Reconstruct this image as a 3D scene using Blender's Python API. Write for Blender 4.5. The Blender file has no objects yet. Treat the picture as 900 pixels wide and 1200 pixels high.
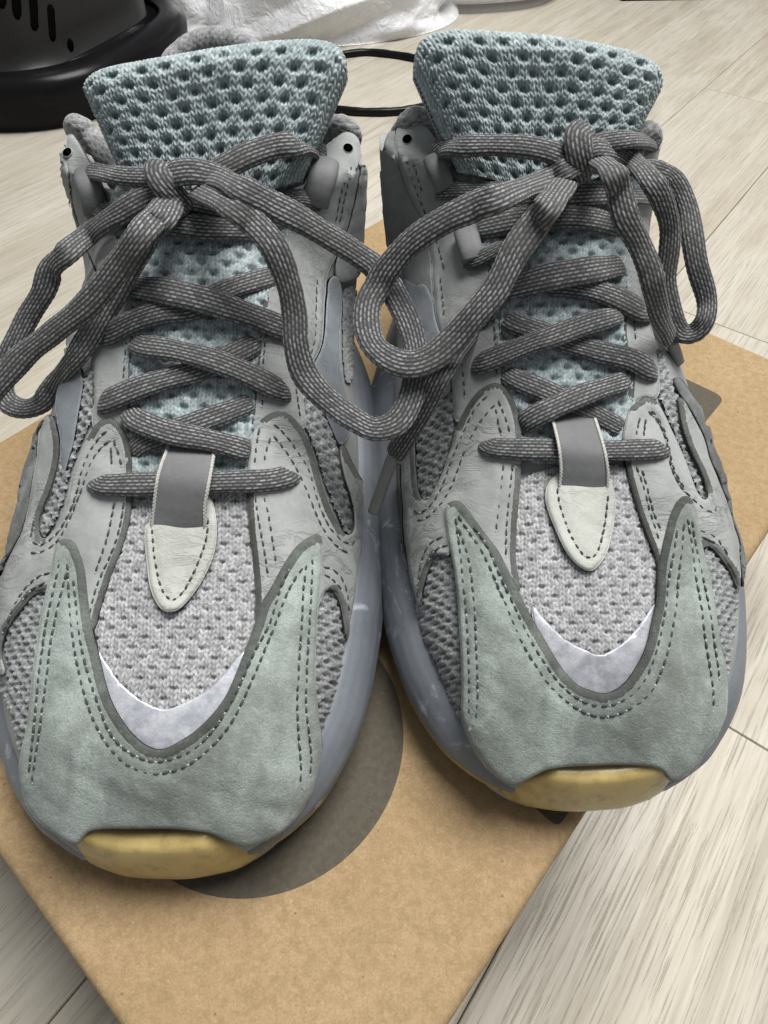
import bpy, math, random
import numpy as np
from mathutils import Vector, Matrix
from mathutils.bvhtree import BVHTree
from mathutils.geometry import delaunay_2d_cdt

# ------------------------------------------------------------------ camera
CM = 0.01                       # everything below is laid out in centimetres
CAM_H = 21.0                    # lens above the box top (the box top is z = 0)
PITCH = math.radians(52.1)
FOC = 780.0                     # focal length in photograph pixels (900 x 1200)
BOX_H = 12.0                    # the floor lies this far below the box top
scene = bpy.context.scene
col = scene.collection
cd = bpy.data.cameras.new('camera')
cam = bpy.data.objects.new('camera', cd)
col.objects.link(cam)
cam.location = (0, 0, CAM_H * CM)
cam.rotation_euler = (math.pi / 2 - PITCH, 0, 0)
cd.sensor_fit = 'VERTICAL'
cd.sensor_height = 36.0
cd.lens = 36.0 * FOC / 1200.0
cd.clip_start = 0.005
cd.clip_end = 60
scene.camera = cam

# ------------------------------------------------------------------ light
w = bpy.data.worlds.new('World'); scene.world = w; w.use_nodes = True
w.node_tree.nodes['Background'].inputs[0].default_value = (0.93, 0.97, 1.0, 1)
w.node_tree.nodes['Background'].inputs[1].default_value = 0.26
def area(name, loc, target, size, power, color=(1, 1, 1), sy=None):
    l = bpy.data.lights.new(name, 'AREA'); l.energy = power; l.color = color
    l.size = size
    if sy: l.shape = 'RECTANGLE'; l.size_y = sy
    o = bpy.data.objects.new(name, l); col.objects.link(o)
    o.location = loc
    o.rotation_euler = (Vector(target) - Vector(loc)).to_track_quat('-Z', 'Y').to_euler()
    return o
area('ceiling_light', (0.42, 0.64, 1.74), (0, 0.12, 0), 0.95, 61, (1, 0.985, 0.955), 0.95)
vs = scene.view_settings
vs.view_transform = 'Standard'; vs.look = 'None'; vs.exposure = 0.0; vs.gamma = 1.0
vs.use_curve_mapping = False

# ------------------------------------------------------------------ helpers
def tag(o, label=None, cat=None, group=None, kind=None):
    if label: o['label'] = label
    if cat: o['category'] = cat
    if group: o['group'] = group
    if kind: o['kind'] = kind
    return o
def empty(name, loc):
    o = bpy.data.objects.new(name, None); col.objects.link(o)
    o.location = Vector(loc) * CM; o.empty_display_size = 0.02
    return o
def link_mesh(name, V, F, mats, parent=None, smooth=True, fm=None, attr=None):
    """one mesh object; V in centimetres (world), F a list of faces or an int array"""
    me = bpy.data.meshes.new(name)
    V = np.asarray(V, float) * CM
    if parent is not None: V = V - np.array(parent_origin(parent))
    me.from_pydata(V.tolist(), [], F if isinstance(F, list) else F.tolist())
    if not isinstance(mats, (list, tuple)): mats = [mats]
    for m in mats: me.materials.append(m)
    if fm is not None: me.polygons.foreach_set('material_index', np.asarray(fm, np.int32))
    me.polygons.foreach_set('use_smooth', np.full(len(me.polygons), smooth))
    if attr:
        for k, a in attr.items():
            at_ = me.attributes.new(k, 'FLOAT', 'POINT'); at_.data.foreach_set('value', np.asarray(a, np.float32))
    me.update()
    o = bpy.data.objects.new(name, me); col.objects.link(o)
    if parent is not None: o.parent = parent
    return o
def parent_origin(p):
    v = Vector((0, 0, 0))
    while p is not None:
        v += p.location; p = p.parent
    return v
def grid_faces(n, m, wrap_m=False, wrap_n=False):
    i = np.arange(n if wrap_n else n - 1)[:, None]; j = np.arange(m if wrap_m else m - 1)[None, :]
    a = i * m + j; b = i * m + (j + 1) % m
    c = ((i + 1) % n) * m + (j + 1) % m; d = ((i + 1) % n) * m + j
    return np.stack([a, b, c, d], -1).reshape(-1, 4)
def smooth_interp(xs, ys):
    """monotone-ish Catmull-Rom through a table"""
    xs = np.array(xs, float); ys = np.array(ys, float)
    d = np.diff(ys) / np.diff(xs); t = np.zeros_like(ys)
    t[1:-1] = np.where(d[:-1] * d[1:] > 0, 2 * d[:-1] * d[1:] / (d[:-1] + d[1:] + 1e-12), 0)
    t[0] = d[0]; t[-1] = d[-1]
    def f(x):
        x = np.clip(np.asarray(x, float), xs[0], xs[-1])
        k = np.clip(np.searchsorted(xs, x, 'right') - 1, 0, len(xs) - 2)
        h = xs[k + 1] - xs[k]; s = (x - xs[k]) / h
        return ((2*s**3 - 3*s**2 + 1) * ys[k] + (s**3 - 2*s**2 + s) * h * t[k]
                + (-2*s**3 + 3*s**2) * ys[k + 1] + (s**3 - s**2) * h * t[k + 1])
    return f
cP, sP = math.cos(PITCH), math.sin(PITCH)
def ray(px, py):
    x = (px - 450.0) / FOC; y = (600.0 - py) / FOC
    return np.array([x, cP + y * sP, -sP + y * cP])
EYE = np.array([0, 0, CAM_H])
def at(px, py, z):
    d = ray(px, py); return EYE + d * ((z - CAM_H) / d[2])
def proj(p):
    u, v, w_ = p[0], p[1] * sP + (p[2] - CAM_H) * cP, p[1] * cP - (p[2] - CAM_H) * sP
    return 450 + FOC * u / w_, 600 - FOC * v / w_
def sstep(a, b, x):
    t = np.clip((np.asarray(x, float) - a) / (b - a), 0, 1); return t * t * (3 - 2 * t)

# ------------------------------------------------------------------ the last: one shoe shape, mirrored for its pair
T_XR = smooth_interp([0, .25, .6, 1.2, 2.2, 4.3, 6, 8, 12, 17, 22, 26, 28.3, 29.2, 29.6], [1.6, 1.8, 2.65, 3.55, 4.45, 5.35, 5.65, 5.85, 5.95, 5.6, 4.3, 3.3, 2.2, 1.0, -.9])
T_XL = smooth_interp([0, .25, .6, 1.2, 3, 4.8, 6.5, 9, 11, 14, 19, 24, 27.5, 29, 29.6], [-1.7, -1.9, -2.6, -3.6, -5.1, -5.85, -6.25, -6.3, -6.15, -5.85, -5.4, -5.3, -4.6, -3.4, -1.1])
T_ZT = smooth_interp([.3, .5, .8, 1.4, 2.1, 3, 5, 7, 9, 11, 13, 15, 17, 19], [1.7, 2.1, 2.55, 3.25, 3.95, 4.55, 5.4, 6.2, 7.2, 8.4, 9.6, 10.7, 11.5, 12.0])
T_ZM = smooth_interp([.3, 2, 5, 8, 12, 18, 24, 29.6], [1.7, 2.4, 3.0, 3.3, 3.3, 3.6, 4.2, 4.8])
T_ZS = smooth_interp([0, 1.5, 4, 6, 26, 29.6], [0.95, .5, .12, 0.02, 0.02, .5])
T_TOP = smooth_interp([15, 17, 18.8, 21, 24, 27, 29.6], [10.6, 11.0, 11.15, 10.4, 9.5, 9.9, 11.3])
T_TL = smooth_interp([15, 18.8, 22, 26, 28.5, 29.4], [-4.6, -4.1, -4.3, -4.2, -3.4, -1.6])
T_TR = smooth_interp([15, 18.8, 22, 26, 28.5, 29.4], [5.3, 5.22, 4.2, 2.6, 1.0, -1.0])
T_XC = smooth_interp([0, 5, 12, 18, 29.6], [0, 0, .3, .5, -1.1])
T_P = smooth_interp([0, 3, 6, 10, 14, 19], [2.9, 2.6, 2.4, 2.4, 2.25, 2.1])
YS = np.concatenate([.34 + np.linspace(0, 1, 14)**1.6 * .86, np.linspace(1.2, 27.5, 110)[1:], 27.5 + (1 - (1 - np.linspace(0, 1, 16))**1.6)[1:] * 2.1])

def upper_sections(M=121, lid=False):
    out = []
    th = np.linspace(math.pi, 0, M)
    u = np.linspace(0, 1, M)
    for y in YS:
        xl = T_XL(y) + .2 + .62 * sstep(.3, 2.6, y); xr = T_XR(y) - .2 - .74 * sstep(.4, 3.0, y)
        zb = T_ZM(y) - .35; zt = T_ZT(y); xc = T_XC(y); p = T_P(y)
        c, s = np.cos(th), np.sin(th)
        hw = np.where(c < 0, xc - xl, xr - xc)
        ax = xc + hw * np.sign(c) * np.abs(c)**(2 / p)
        az = zb + (zt - zb) * np.abs(s)**(2 / p)
        k = sstep(15.8, 18.2, y)
        if k > 0:
            tl, tr, tz = T_TL(y), T_TR(y), T_TOP(y)
            if lid: tz = tz if y < 17.6 else T_TOP(17.6) + .55 * (min(y, 21.) - 17.6)
            xm = (tl + tr) / 2
            key = [0, .12, .25, .36, .40, .44, .48, .5]
            kx = [0, .42, .8, 1.0, 1.0, 1.12, 1.25, None]
            kz = [0, .35, .7, .96, 1.0, .96, .45, .40] if not lid else [0, .35, .7, .95, 1.0, 1.045, 1.08, 1.09]
            xs, zs = [], []
            for a in u:
                aa = a if a <= .5 else 1 - a
                f = np.interp(aa, key[:-1], kx[:-1]); g = np.interp(aa, key, kz)
                if a <= .5:
                    xx = xl + (tl - xl) * min(f, 1) + max(0, f - 1) * 4
                    if lid and aa > .4: xx = (xl if a <= .5 else xr) + ((tl - xl) if a <= .5 else (tr - xr)); xx = xx + (xm - xx) * (aa - .4) / .1
                    elif aa > .48: xx = xx + (xm - xx) * (aa - .48) / .02
                else:
                    xx = xr + (tr - xr) * min(f, 1) - max(0, f - 1) * 4
                    if lid and aa > .4: xx = (xl if a <= .5 else xr) + ((tl - xl) if a <= .5 else (tr - xr)); xx = xx + (xm - xx) * (aa - .4) / .1
                    elif aa > .48: xx = xx + (xm - xx) * (aa - .48) / .02
                xs.append(xx); zs.append(zb + (tz - zb) * g)
            ax = ax * (1 - k) + np.array(xs) * k; az = az * (1 - k) + np.array(zs) * k
        az[0] -= 1.0; az[-1] -= 1.0                     # tucked down inside the midsole
        out.append(np.stack([ax, np.full(M, y), az], -1))
    return np.array(out)
_mp = np.array([(1.3, .0), (.75, .02), (.35, .12), (.1, .28), (0, .45), (.05, .62), (.25, .8), (.5, .93), (.75, 1.0), (.95, 1.02), (1.2, .96)])
MID_PROF = np.stack([np.interp(np.linspace(0, 10, 31), np.arange(11), _mp[:, k]) for k in range(2)], 1)
def midsole_sections():
    out = []
    pr = np.array(MID_PROF)
    for y in YS:
        xl, xr, zm, zs = T_XL(y), T_XR(y), T_ZM(y), T_ZS(y) + .25
        q = np.array([min(1, (xr - xl) / 5.0)])
        hl = pr[:, 0] * q; zz = zs + (zm - zs) * pr[:, 1]
        L = np.stack([xl + hl, np.full(len(pr), y), zz], -1)
        R = np.stack([xr - hl, np.full(len(pr), y), zz], -1)[::-1]
        out.append(np.concatenate([L, R]))
    return np.array(out)

class Foot:
    def __init__(s, mirror, ox, oy, rot, heel=0.0):
        s.heel = heel
        s.m = -1 if mirror else 1; s.ox, s.oy, s.r = ox, oy, rot
        s.U = s.world(upper_sections()); s.M = s.world(midsole_sections())
        fu = grid_faces(*s.U.shape[:2]); fm = grid_faces(*s.M.shape[:2])
        s.fu, s.fm = s.flip(fu), s.flip(fm)
        nu = s.U.shape[0] * s.U.shape[1]
        s.LU = s.world(upper_sections(lid=True))          # the upper stretched over a closed collar: what the cut pieces are laid on
        s.bu = BVHTree.FromPolygons(s.LU.reshape(-1, 3).tolist(), s.fu.tolist())
    def flip(s, f):
        return f if s.m > 0 else f[:, ::-1]
    def world(s, P):
        P = np.array(P, float); P[..., 2] += s.heel * sstep(24, 29, P[..., 1]) * sstep(5, 11, P[..., 2])
        x = P[..., 0] * s.m; y = P[..., 1]
        c, n = math.cos(s.r), math.sin(s.r)
        return np.stack([x * c - y * n + s.ox, x * n + y * c + s.oy, P[..., 2]], -1)
    def hit(s, px, py, bvh=None):
        bvh = bvh or s.bu
        d = Vector(ray(px, py)).normalized(); o = Vector(EYE)
        h = bvh.ray_cast(o, d)
        if h[0] is None:
            best = None
            for t in np.linspace(10, 40, 61):
                q = bvh.find_nearest(o + d * t)
                if best is None or q[3] < best[3]: best = q; bt = t
            w_ = .5
            for _ in range(7):
                w_ *= .55
                for t in (bt - w_, bt + w_):
                    q = bvh.find_nearest(o + d * t)
                    if q[3] < best[3]: best = q; bt = t
            h = best; s.miss = True
        else: s.miss = False
        n = h[1]
        if n.dot(h[0] - Vector((s.ox, max(h[0][1], s.oy + 3.), 2.5))) < 0: n = -n     # outwards
        return np.array(h[0]), np.array(n)
    def lift(s, px, py, bvh=None):
        """surface point and the way a piece laid on it is raised: the normal, evened out towards the viewer's side"""
        q, n = s.hit(px, py, bvh); e = EYE - q; e /= np.linalg.norm(e)
        n = n + .9 * e; return q, n / np.linalg.norm(n)
    def raised(s, px, py, h, bvh=None, it=3):
        """the point h above the surface that is seen at this pixel, with the surface point and normal under it;
        beyond the outline the piece carries on round the side of the shoe"""
        x, y = px, py
        q, n = s.lift(x, y, bvh); s.wrapped = False
        if s.miss:
            a, b = proj(q); ex, ey = px - a, py - b; e = math.hypot(ex, ey) + 1e-6
            dp = np.linalg.norm(q - EYE); hp = h * FOC / dp
            if e > hp:
                d = ray(px, py); d /= np.linalg.norm(d)
                r = (bvh or s.bu).find_nearest(Vector(q + d * ((e - hp) * dp / FOC * 1.6)))
                n2 = r[1]
                if n2.dot(Vector(n)) < 0: n2 = -n2
                s.wrapped = True
                return np.array(r[0]) + np.array(n2) * h, np.array(r[0]), np.array(n2)
            x, y = a - ex / e * 1.5, b - ey / e * 1.5
            q0, n0 = s.lift(x, y, bvh)
            if s.miss: return q + n * h, q, n
            q, n = q0, n0
        for _ in range(it):
            a, b = proj(q + n * h); ex, ey = a - px, b - py; k = min(1., 22. / (math.hypot(ex, ey) + 1e-6)) * .9
            q0, n0 = s.lift(x - ex * k, y - ey * k, bvh)
            if s.miss: break
            x -= ex * k; y -= ey * k; q, n = q0, n0
        return q + n * h, q, n
A = Foot(False, -5.9, 3.2, 0.0)
B = Foot(True, 5.95, 4.9, math.radians(2.7), -0.9)
# ------------------------------------------------------------------ materials
class NT:
    def __init__(s, name, rough=.8, sheen=0, spec=.5):
        s.m = bpy.data.materials.new(name); s.m.use_nodes = True
        s.t = s.m.node_tree; s.b = s.t.nodes['Principled BSDF']
        s.b.inputs['Roughness'].default_value = rough
        s.b.inputs['Sheen Weight'].default_value = sheen
        s.b.inputs['Sheen Roughness'].default_value = .5
        s.b.inputs['Specular IOR Level'].default_value = spec
        s.tc = s.n('ShaderNodeTexCoord')
    def n(s, ty, **kw):
        nd = s.t.nodes.new(ty)
        for k, v in kw.items():
            if hasattr(nd, k): setattr(nd, k, v)
            else: nd.inputs[k].default_value = v
        return nd
    def l(s, a, b): s.t.links.new(a, b)
    def coord(s, scale=(1, 1, 1), rot=(0, 0, 0), src='Object', vec=None):
        mp = s.n('ShaderNodeMapping'); mp.inputs['Scale'].default_value = scale; mp.inputs['Rotation'].default_value = rot
        s.l(vec if vec is not None else s.tc.outputs[src], mp.inputs[0]); return mp.outputs[0]
    def noise(s, scale, detail=4, rough=.55, vec=None, dist=0):
        nd = s.n('ShaderNodeTexNoise'); nd.inputs['Scale'].default_value = scale
        nd.inputs['Detail'].default_value = detail; nd.inputs['Roughness'].default_value = rough
        nd.inputs['Distortion'].default_value = dist
        s.l(vec if vec is not None else s.tc.outputs['Object'], nd.inputs['Vector']); return nd.outputs[0]
    def voro(s, scale, feature='F1', vec=None, out=0):
        nd = s.n('ShaderNodeTexVoronoi'); nd.feature = feature; nd.inputs['Scale'].default_value = scale
        s.l(vec if vec is not None else s.tc.outputs['Object'], nd.inputs['Vector']); return nd.outputs[out]
    def ramp(s, fac, stops):
        r = s.n('ShaderNodeValToRGB'); e = r.color_ramp.elements
        while len(e) < len(stops): e.new(.5)
        for k, (p, c) in enumerate(stops):
            e[k].position = p; e[k].color = (*c, 1) if isinstance(c, tuple) else (c, c, c, 1)
        s.l(fac, r.inputs[0]); return r.outputs[0]
    def mix(s, fac, a, b, mode='MIX'):
        nd = s.n('ShaderNodeMix'); nd.data_type = 'RGBA'; nd.blend_type = mode
        for sock, v in ((nd.inputs[0], fac), (nd.inputs[6], a), (nd.inputs[7], b)):
            if isinstance(v, (int, float)): sock.default_value = v
            elif isinstance(v, tuple): sock.default_value = (*v, 1)
            else: s.l(v, sock)
        return nd.outputs[2]
    def math(s, op, a, b=0.):
        nd = s.n('ShaderNodeMath'); nd.operation = op
        for sock, v in ((nd.inputs[0], a), (nd.inputs[1], b)):
            if isinstance(v, (int, float)): sock.default_value = v
            else: s.l(v, sock)
        return nd.outputs[0]
    def attr(s, name):
        nd = s.n('ShaderNodeAttribute'); nd.attribute_name = name; return nd.outputs['Fac']
    def color(s, c):
        if isinstance(c, tuple): s.b.inputs['Base Color'].default_value = (*c, 1)
        else: s.l(c, s.b.inputs['Base Color'])
    def bump(s, h, dist_mm=.3, strength=1.0):
        nd = s.n('ShaderNodeBump'); nd.inputs['Distance'].default_value = dist_mm * .001
        nd.inputs['Strength'].default_value = strength
        s.l(h, nd.inputs['Height']); s.l(nd.outputs[0], s.b.inputs['Normal'])
    def rough(s, r): s.l(r, s.b.inputs['Roughness'])

def m_suede(name, c, stain, light, amount=.5):
    k = NT(name, .95, .12, .2)
    big = k.noise(38, 5, .6); mid = k.noise(120, 5, .65); fine = k.noise(1700, 3, .7)
    a = k.mix(k.ramp(big, [(.40, 0.), (.62, 1.)]), c, stain)
    a = k.mix(k.math('MULTIPLY', k.ramp(mid, [(.45, 0.), (.75, 1.)]), amount), a, light)
    a = k.mix(k.math('MULTIPLY', k.ramp(k.noise(75, 6, .7, dist=.8), [(.53, 0.), (.70, 1.)]), .5), a, tuple(x * .62 for x in stain))
    a = k.mix(k.math('MULTIPLY', k.ramp(k.noise(26, 9, .74, dist=.6), [(.46, 0.), (.62, 1.)]), .75), a, tuple(x * .58 for x in stain))
    a = k.mix(k.math('MULTIPLY', k.ramp(k.noise(15, 8, .7, dist=1.), [(.50, 0.), (.64, 1.)]), .6), a, tuple(x * y for x, y in zip(stain, (.62, .58, .55))))
    a = k.mix(k.ramp(fine, [(.32, .5), (.62, 0.)]), a, tuple(x * .42 for x in c))
    a = k.mix(k.ramp(k.noise(650, 4, .75), [(.55, 0.), (.75, .4)]), a, light)
    k.color(a)
    h = k.math('ADD', k.math('MULTIPLY', fine, .5), k.math('MULTIPLY', k.noise(420, 4, .7), .6))
    k.bump(h, .5, .9); return k.m
def m_leather(name, c, dark, wr=1.0, scale=1.0):
    k = NT(name, .68, .05, .35)
    big = k.noise(45, 5, .6); fine = k.noise(900, 4, .7)
    a = k.mix(k.ramp(big, [(.40, 0.), (.72, 1.)]), c, dark)
    v = k.coord((70 * scale, 190 * scale, 120 * scale), (0, 0, .15))
    wv = k.noise(1.0, 6, .62, v, .9)
    cre = k.ramp(k.math('ABSOLUTE', k.math('SUBTRACT', wv, .5)), [(0., 0.), (.055, 1.)])
    mask = k.ramp(k.noise(30, 2), [(.42, 0.), (.6, 1.)])
    cr = k.math('MULTIPLY', k.math('SUBTRACT', 1.0, cre), mask)
    a = k.mix(k.math('MULTIPLY', cr, .16), a, tuple(x * .45 for x in dark))
    a = k.mix(k.ramp(fine, [(.35, .22), (.7, 0.)]), a, tuple(x * .5 for x in c))
    a = k.mix(k.math('MULTIPLY', k.ramp(k.noise(260, 4, .75), [(.6, 0.), (.75, 1.)]), .3), a, tuple(x * .5 for x in dark))
    k.color(a)
    h = k.math('ADD', k.math('MULTIPLY', cr, -.6 * wr), k.math('ADD', k.math('MULTIPLY', fine, .12), k.math('MULTIPLY', k.noise(220, 4), .45)))
    k.bump(h, .45, .8); return k.m
def m_yarn(name, hi, lo, deep, speck=.35):
    """knit: the vertex attribute tone varies stitch by stitch; pit darkens the openings, inner layer and painted shade together"""
    k = NT(name, .95, .15, .15)
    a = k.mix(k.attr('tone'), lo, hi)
    a = k.mix(k.math('MULTIPLY', k.ramp(k.noise(1500, 3, .7), [(.4, 0.), (.62, 1.)]), speck), a, tuple(x * .45 for x in lo))
    a = k.mix(k.math('MULTIPLY', k.ramp(k.noise(40, 4), [(.45, 0.), (.75, 1.)]), .3), a, lo)
    a = k.mix(k.attr('pit'), a, deep)  # darker inner layer, with the shade of the openings painted in
    k.color(a); k.bump(k.noise(2300, 3, .7), .25, .7); return k.m
def m_lace():
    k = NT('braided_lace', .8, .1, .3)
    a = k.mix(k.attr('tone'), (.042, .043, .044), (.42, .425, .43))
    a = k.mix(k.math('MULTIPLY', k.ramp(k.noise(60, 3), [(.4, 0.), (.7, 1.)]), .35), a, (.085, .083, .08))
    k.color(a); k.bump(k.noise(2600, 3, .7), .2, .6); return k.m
def m_plain(name, c, rough=.5, var=.12, scale=80, spec=.5, bump=0.1):
    k = NT(name, rough, 0, spec)
    k.color(k.mix(k.ramp(k.noise(scale, 5, .6), [(.35, 0.), (.7, 1.)]), c, tuple(x * (1 - var) for x in c)))
    k.bump(k.noise(scale * 8, 3), bump, .6); return k.m

TOE = m_suede('green_suede', (.37, .42, .395), (.235, .258, .238), (.45, .51, .485), .6)
EDGE = m_suede('raw_suede_edge', (.135, .148, .138), (.075, .08, .073), (.22, .24, .225), .7)
EDGE2 = m_suede('raw_leather_edge', (.145, .152, .147), (.085, .087, .08), (.22, .228, .22), .6)
LEA = m_leather('grey_leather', (.36, .374, .368), (.225, .232, .225))
LEA2 = m_leather('grey_upper_leather', (.335, .347, .345), (.22, .225, .222), .5)
TABM = m_leather('pale_tab_leather', (.50, .515, .475), (.42, .43, .395), .6, 1.6)
STRAP = m_leather('strap_webbing', (.175, .178, .182), (.125, .125, .128), .15)
BLUE = m_leather('blue_grey_suede', (.235, .26, .285), (.17, .185, .205), .3)
DARKQ = m_leather('dark_quarter_suede', (.255, .265, .27), (.16, .165, .17), .3)
FUZZ = m_suede('fuzzy_trim', (.17, .18, .18), (.09, .09, .088), (.30, .315, .32), .9)
LTREF = None
def m_reflect(d=1.):
    k = NT('reflective_film', .42, 0, .6)
    a = k.mix(k.ramp(k.noise(220, 6, .75), [(.38, 0.), (.62, 1.)]), tuple(x * d for x in (.38, .395, .44)), tuple(x * d for x in (.60, .615, .66)))
    a = k.mix(k.math('MULTIPLY', k.ramp(k.noise(500, 4, .7), [(.58, 0.), (.72, 1.)]), .5), a, tuple(x * d for x in (.30, .30, .33)))
    k.color(a); k.b.inputs['Metallic'].default_value = .25
    k.bump(k.noise(700, 4, .6), .15, .6); return k.m
REFL = m_reflect(); REFL_DULL = m_reflect(.72)
TKNIT = m_yarn('tongue_knit', (.60, .67, .68), (.19, .243, .254), (.085, .128, .142), .4)
VKNIT = m_yarn('vamp_knit', (.62, .62, .63), (.21, .212, .22), (.15, .152, .158), .35)
SKNIT = m_yarn('side_knit', (.50, .51, .52), (.17, .175, .18), (.09, .092, .095), .6)
CKNIT = m_yarn('collar_knit', (.52, .525, .53), (.19, .19, .195), (.08, .08, .085), .55)
LACE = m_lace()
STD = m_plain('dark_thread', (.055, .066, .062), .8, .3, 900)
STL = m_plain('pale_thread', (.42, .47, .44), .8, .3, 900)
STW = m_plain('white_thread', (.62, .62, .58), .8, .3, 900)
HOLE = m_plain('hole_shade', (.003, .003, .003), 1., .1, 80, 0.)  # near-black colour standing in for the shade inside eyelets, slots and seam
def m_midsole():
    k = NT('painted_midsole', .5, 0, .45)
    a = k.mix(k.ramp(k.noise(30, 5, .6), [(.35, 0.), (.7, 1.)]), (.175, .192, .218), (.115, .126, .144))
    wear = k.ramp(k.noise(42, 6, .7, dist=.7), [(.56, 0.), (.63, 1.)])
    a = k.mix(k.math('MULTIPLY', wear, .6), a, (.46, .48, .52))
    a = k.mix(k.math('MULTIPLY', k.ramp(k.noise(150, 6, .75), [(.57, 0.), (.72, 1.)]), .5), a, (.11, .115, .12))
    k.color(a); k.bump(k.noise(300, 5, .65), .25, .5); return k.m
MIDS = m_midsole()
def m_gum():
    k = NT('gum_rubber', .33, 0, .5)
    a = k.mix(k.ramp(k.noise(60, 5, .6), [(.35, 0.), (.7, 1.)]), (.47, .36, .145), (.33, .24, .085))
    a = k.mix(k.math('MULTIPLY', k.ramp(k.noise(190, 6, .75, dist=.5), [(.50, 0.), (.68, 1.)]), .6), a, (.20, .13, .04))
    a = k.mix(k.math('MULTIPLY', k.ramp(k.noise(90, 4, .6), [(.55, 0.), (.8, 1.)]), .5), a, (.62, .53, .27))
    k.color(a); k.b.inputs['Subsurface Weight'].default_value = .25
    k.b.inputs['Subsurface Radius'].default_value = (.004, .002, .0008); k.b.inputs['Subsurface Scale'].default_value = .6
    k.bump(k.noise(420, 5, .6), .2, .5); return k.m
GUM = m_gum()

# ------------------------------------------------------------------ 2-D outline tools
def chaikin(p, it=2, closed=True):
    p = np.asarray(p, float)
    for _ in range(it):
        q = np.roll(p, -1, 0) if closed else p[1:]
        a = p if closed else p[:-1]
        r = np.empty((2 * len(a), 2)); r[0::2] = .75 * a + .25 * q; r[1::2] = .25 * a + .75 * q
        if not closed: r = np.concatenate([p[:1], r, p[-1:]])
        p = r
    return p
def resample(p, step, closed=True):
    p = np.asarray(p, float)
    if closed: p = np.concatenate([p, p[:1]])
    L = np.concatenate([[0], np.cumsum(np.linalg.norm(np.diff(p, axis=0), axis=1))])
    n = max(3, int(round(L[-1] / step)))
    s = np.linspace(0, L[-1], n + 1)
    if closed: s = s[:-1]
    return np.stack([np.interp(s, L, p[:, k]) for k in range(p.shape[1])], 1)
def inside(P, poly):
    x, y = P[:, 0], P[:, 1]; c = np.zeros(len(P), bool)
    a = poly; b = np.roll(poly, -1, 0)
    for (x1, y1), (x2, y2) in zip(a, b):
        if y1 == y2: continue
        k = ((y1 > y) != (y2 > y)) & (x < (x2 - x1) * (y - y1) / (y2 - y1) + x1)
        c ^= k
    return c
def seg_dist(P, line, closed=False):
    line = np.asarray(line, float)
    a = line if closed else line[:-1]; b = np.roll(line, -1, 0) if closed else line[1:]
    out = np.full(len(P), 1e9)
    for p, q in zip(a, b):
        d = q - p; L = d @ d
        t = np.clip(((P - p) @ d) / (L + 1e-9), 0, 1)
        out = np.minimum(out, np.linalg.norm(P - p - t[:, None] * d, axis=1))
    return out
def prof(t):
    t = np.clip(t, 0, 1); return np.sqrt(np.maximum(0, 1 - (1 - t)**2))
def wob(P, f, seed=0.):
    x, y, z = P[:, 0] * f + seed, P[:, 1] * f + seed * 1.7, P[:, 2] * f - seed
    return (np.sin(x * 1.3 + 1.7 * np.sin(y * .9)) + np.sin(y * 1.7 + 1.3 * np.sin(z * 1.1 + x)) + np.sin(z * 1.9 + x * 1.1 + 2 * np.sin(y * .6))) / 3

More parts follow.
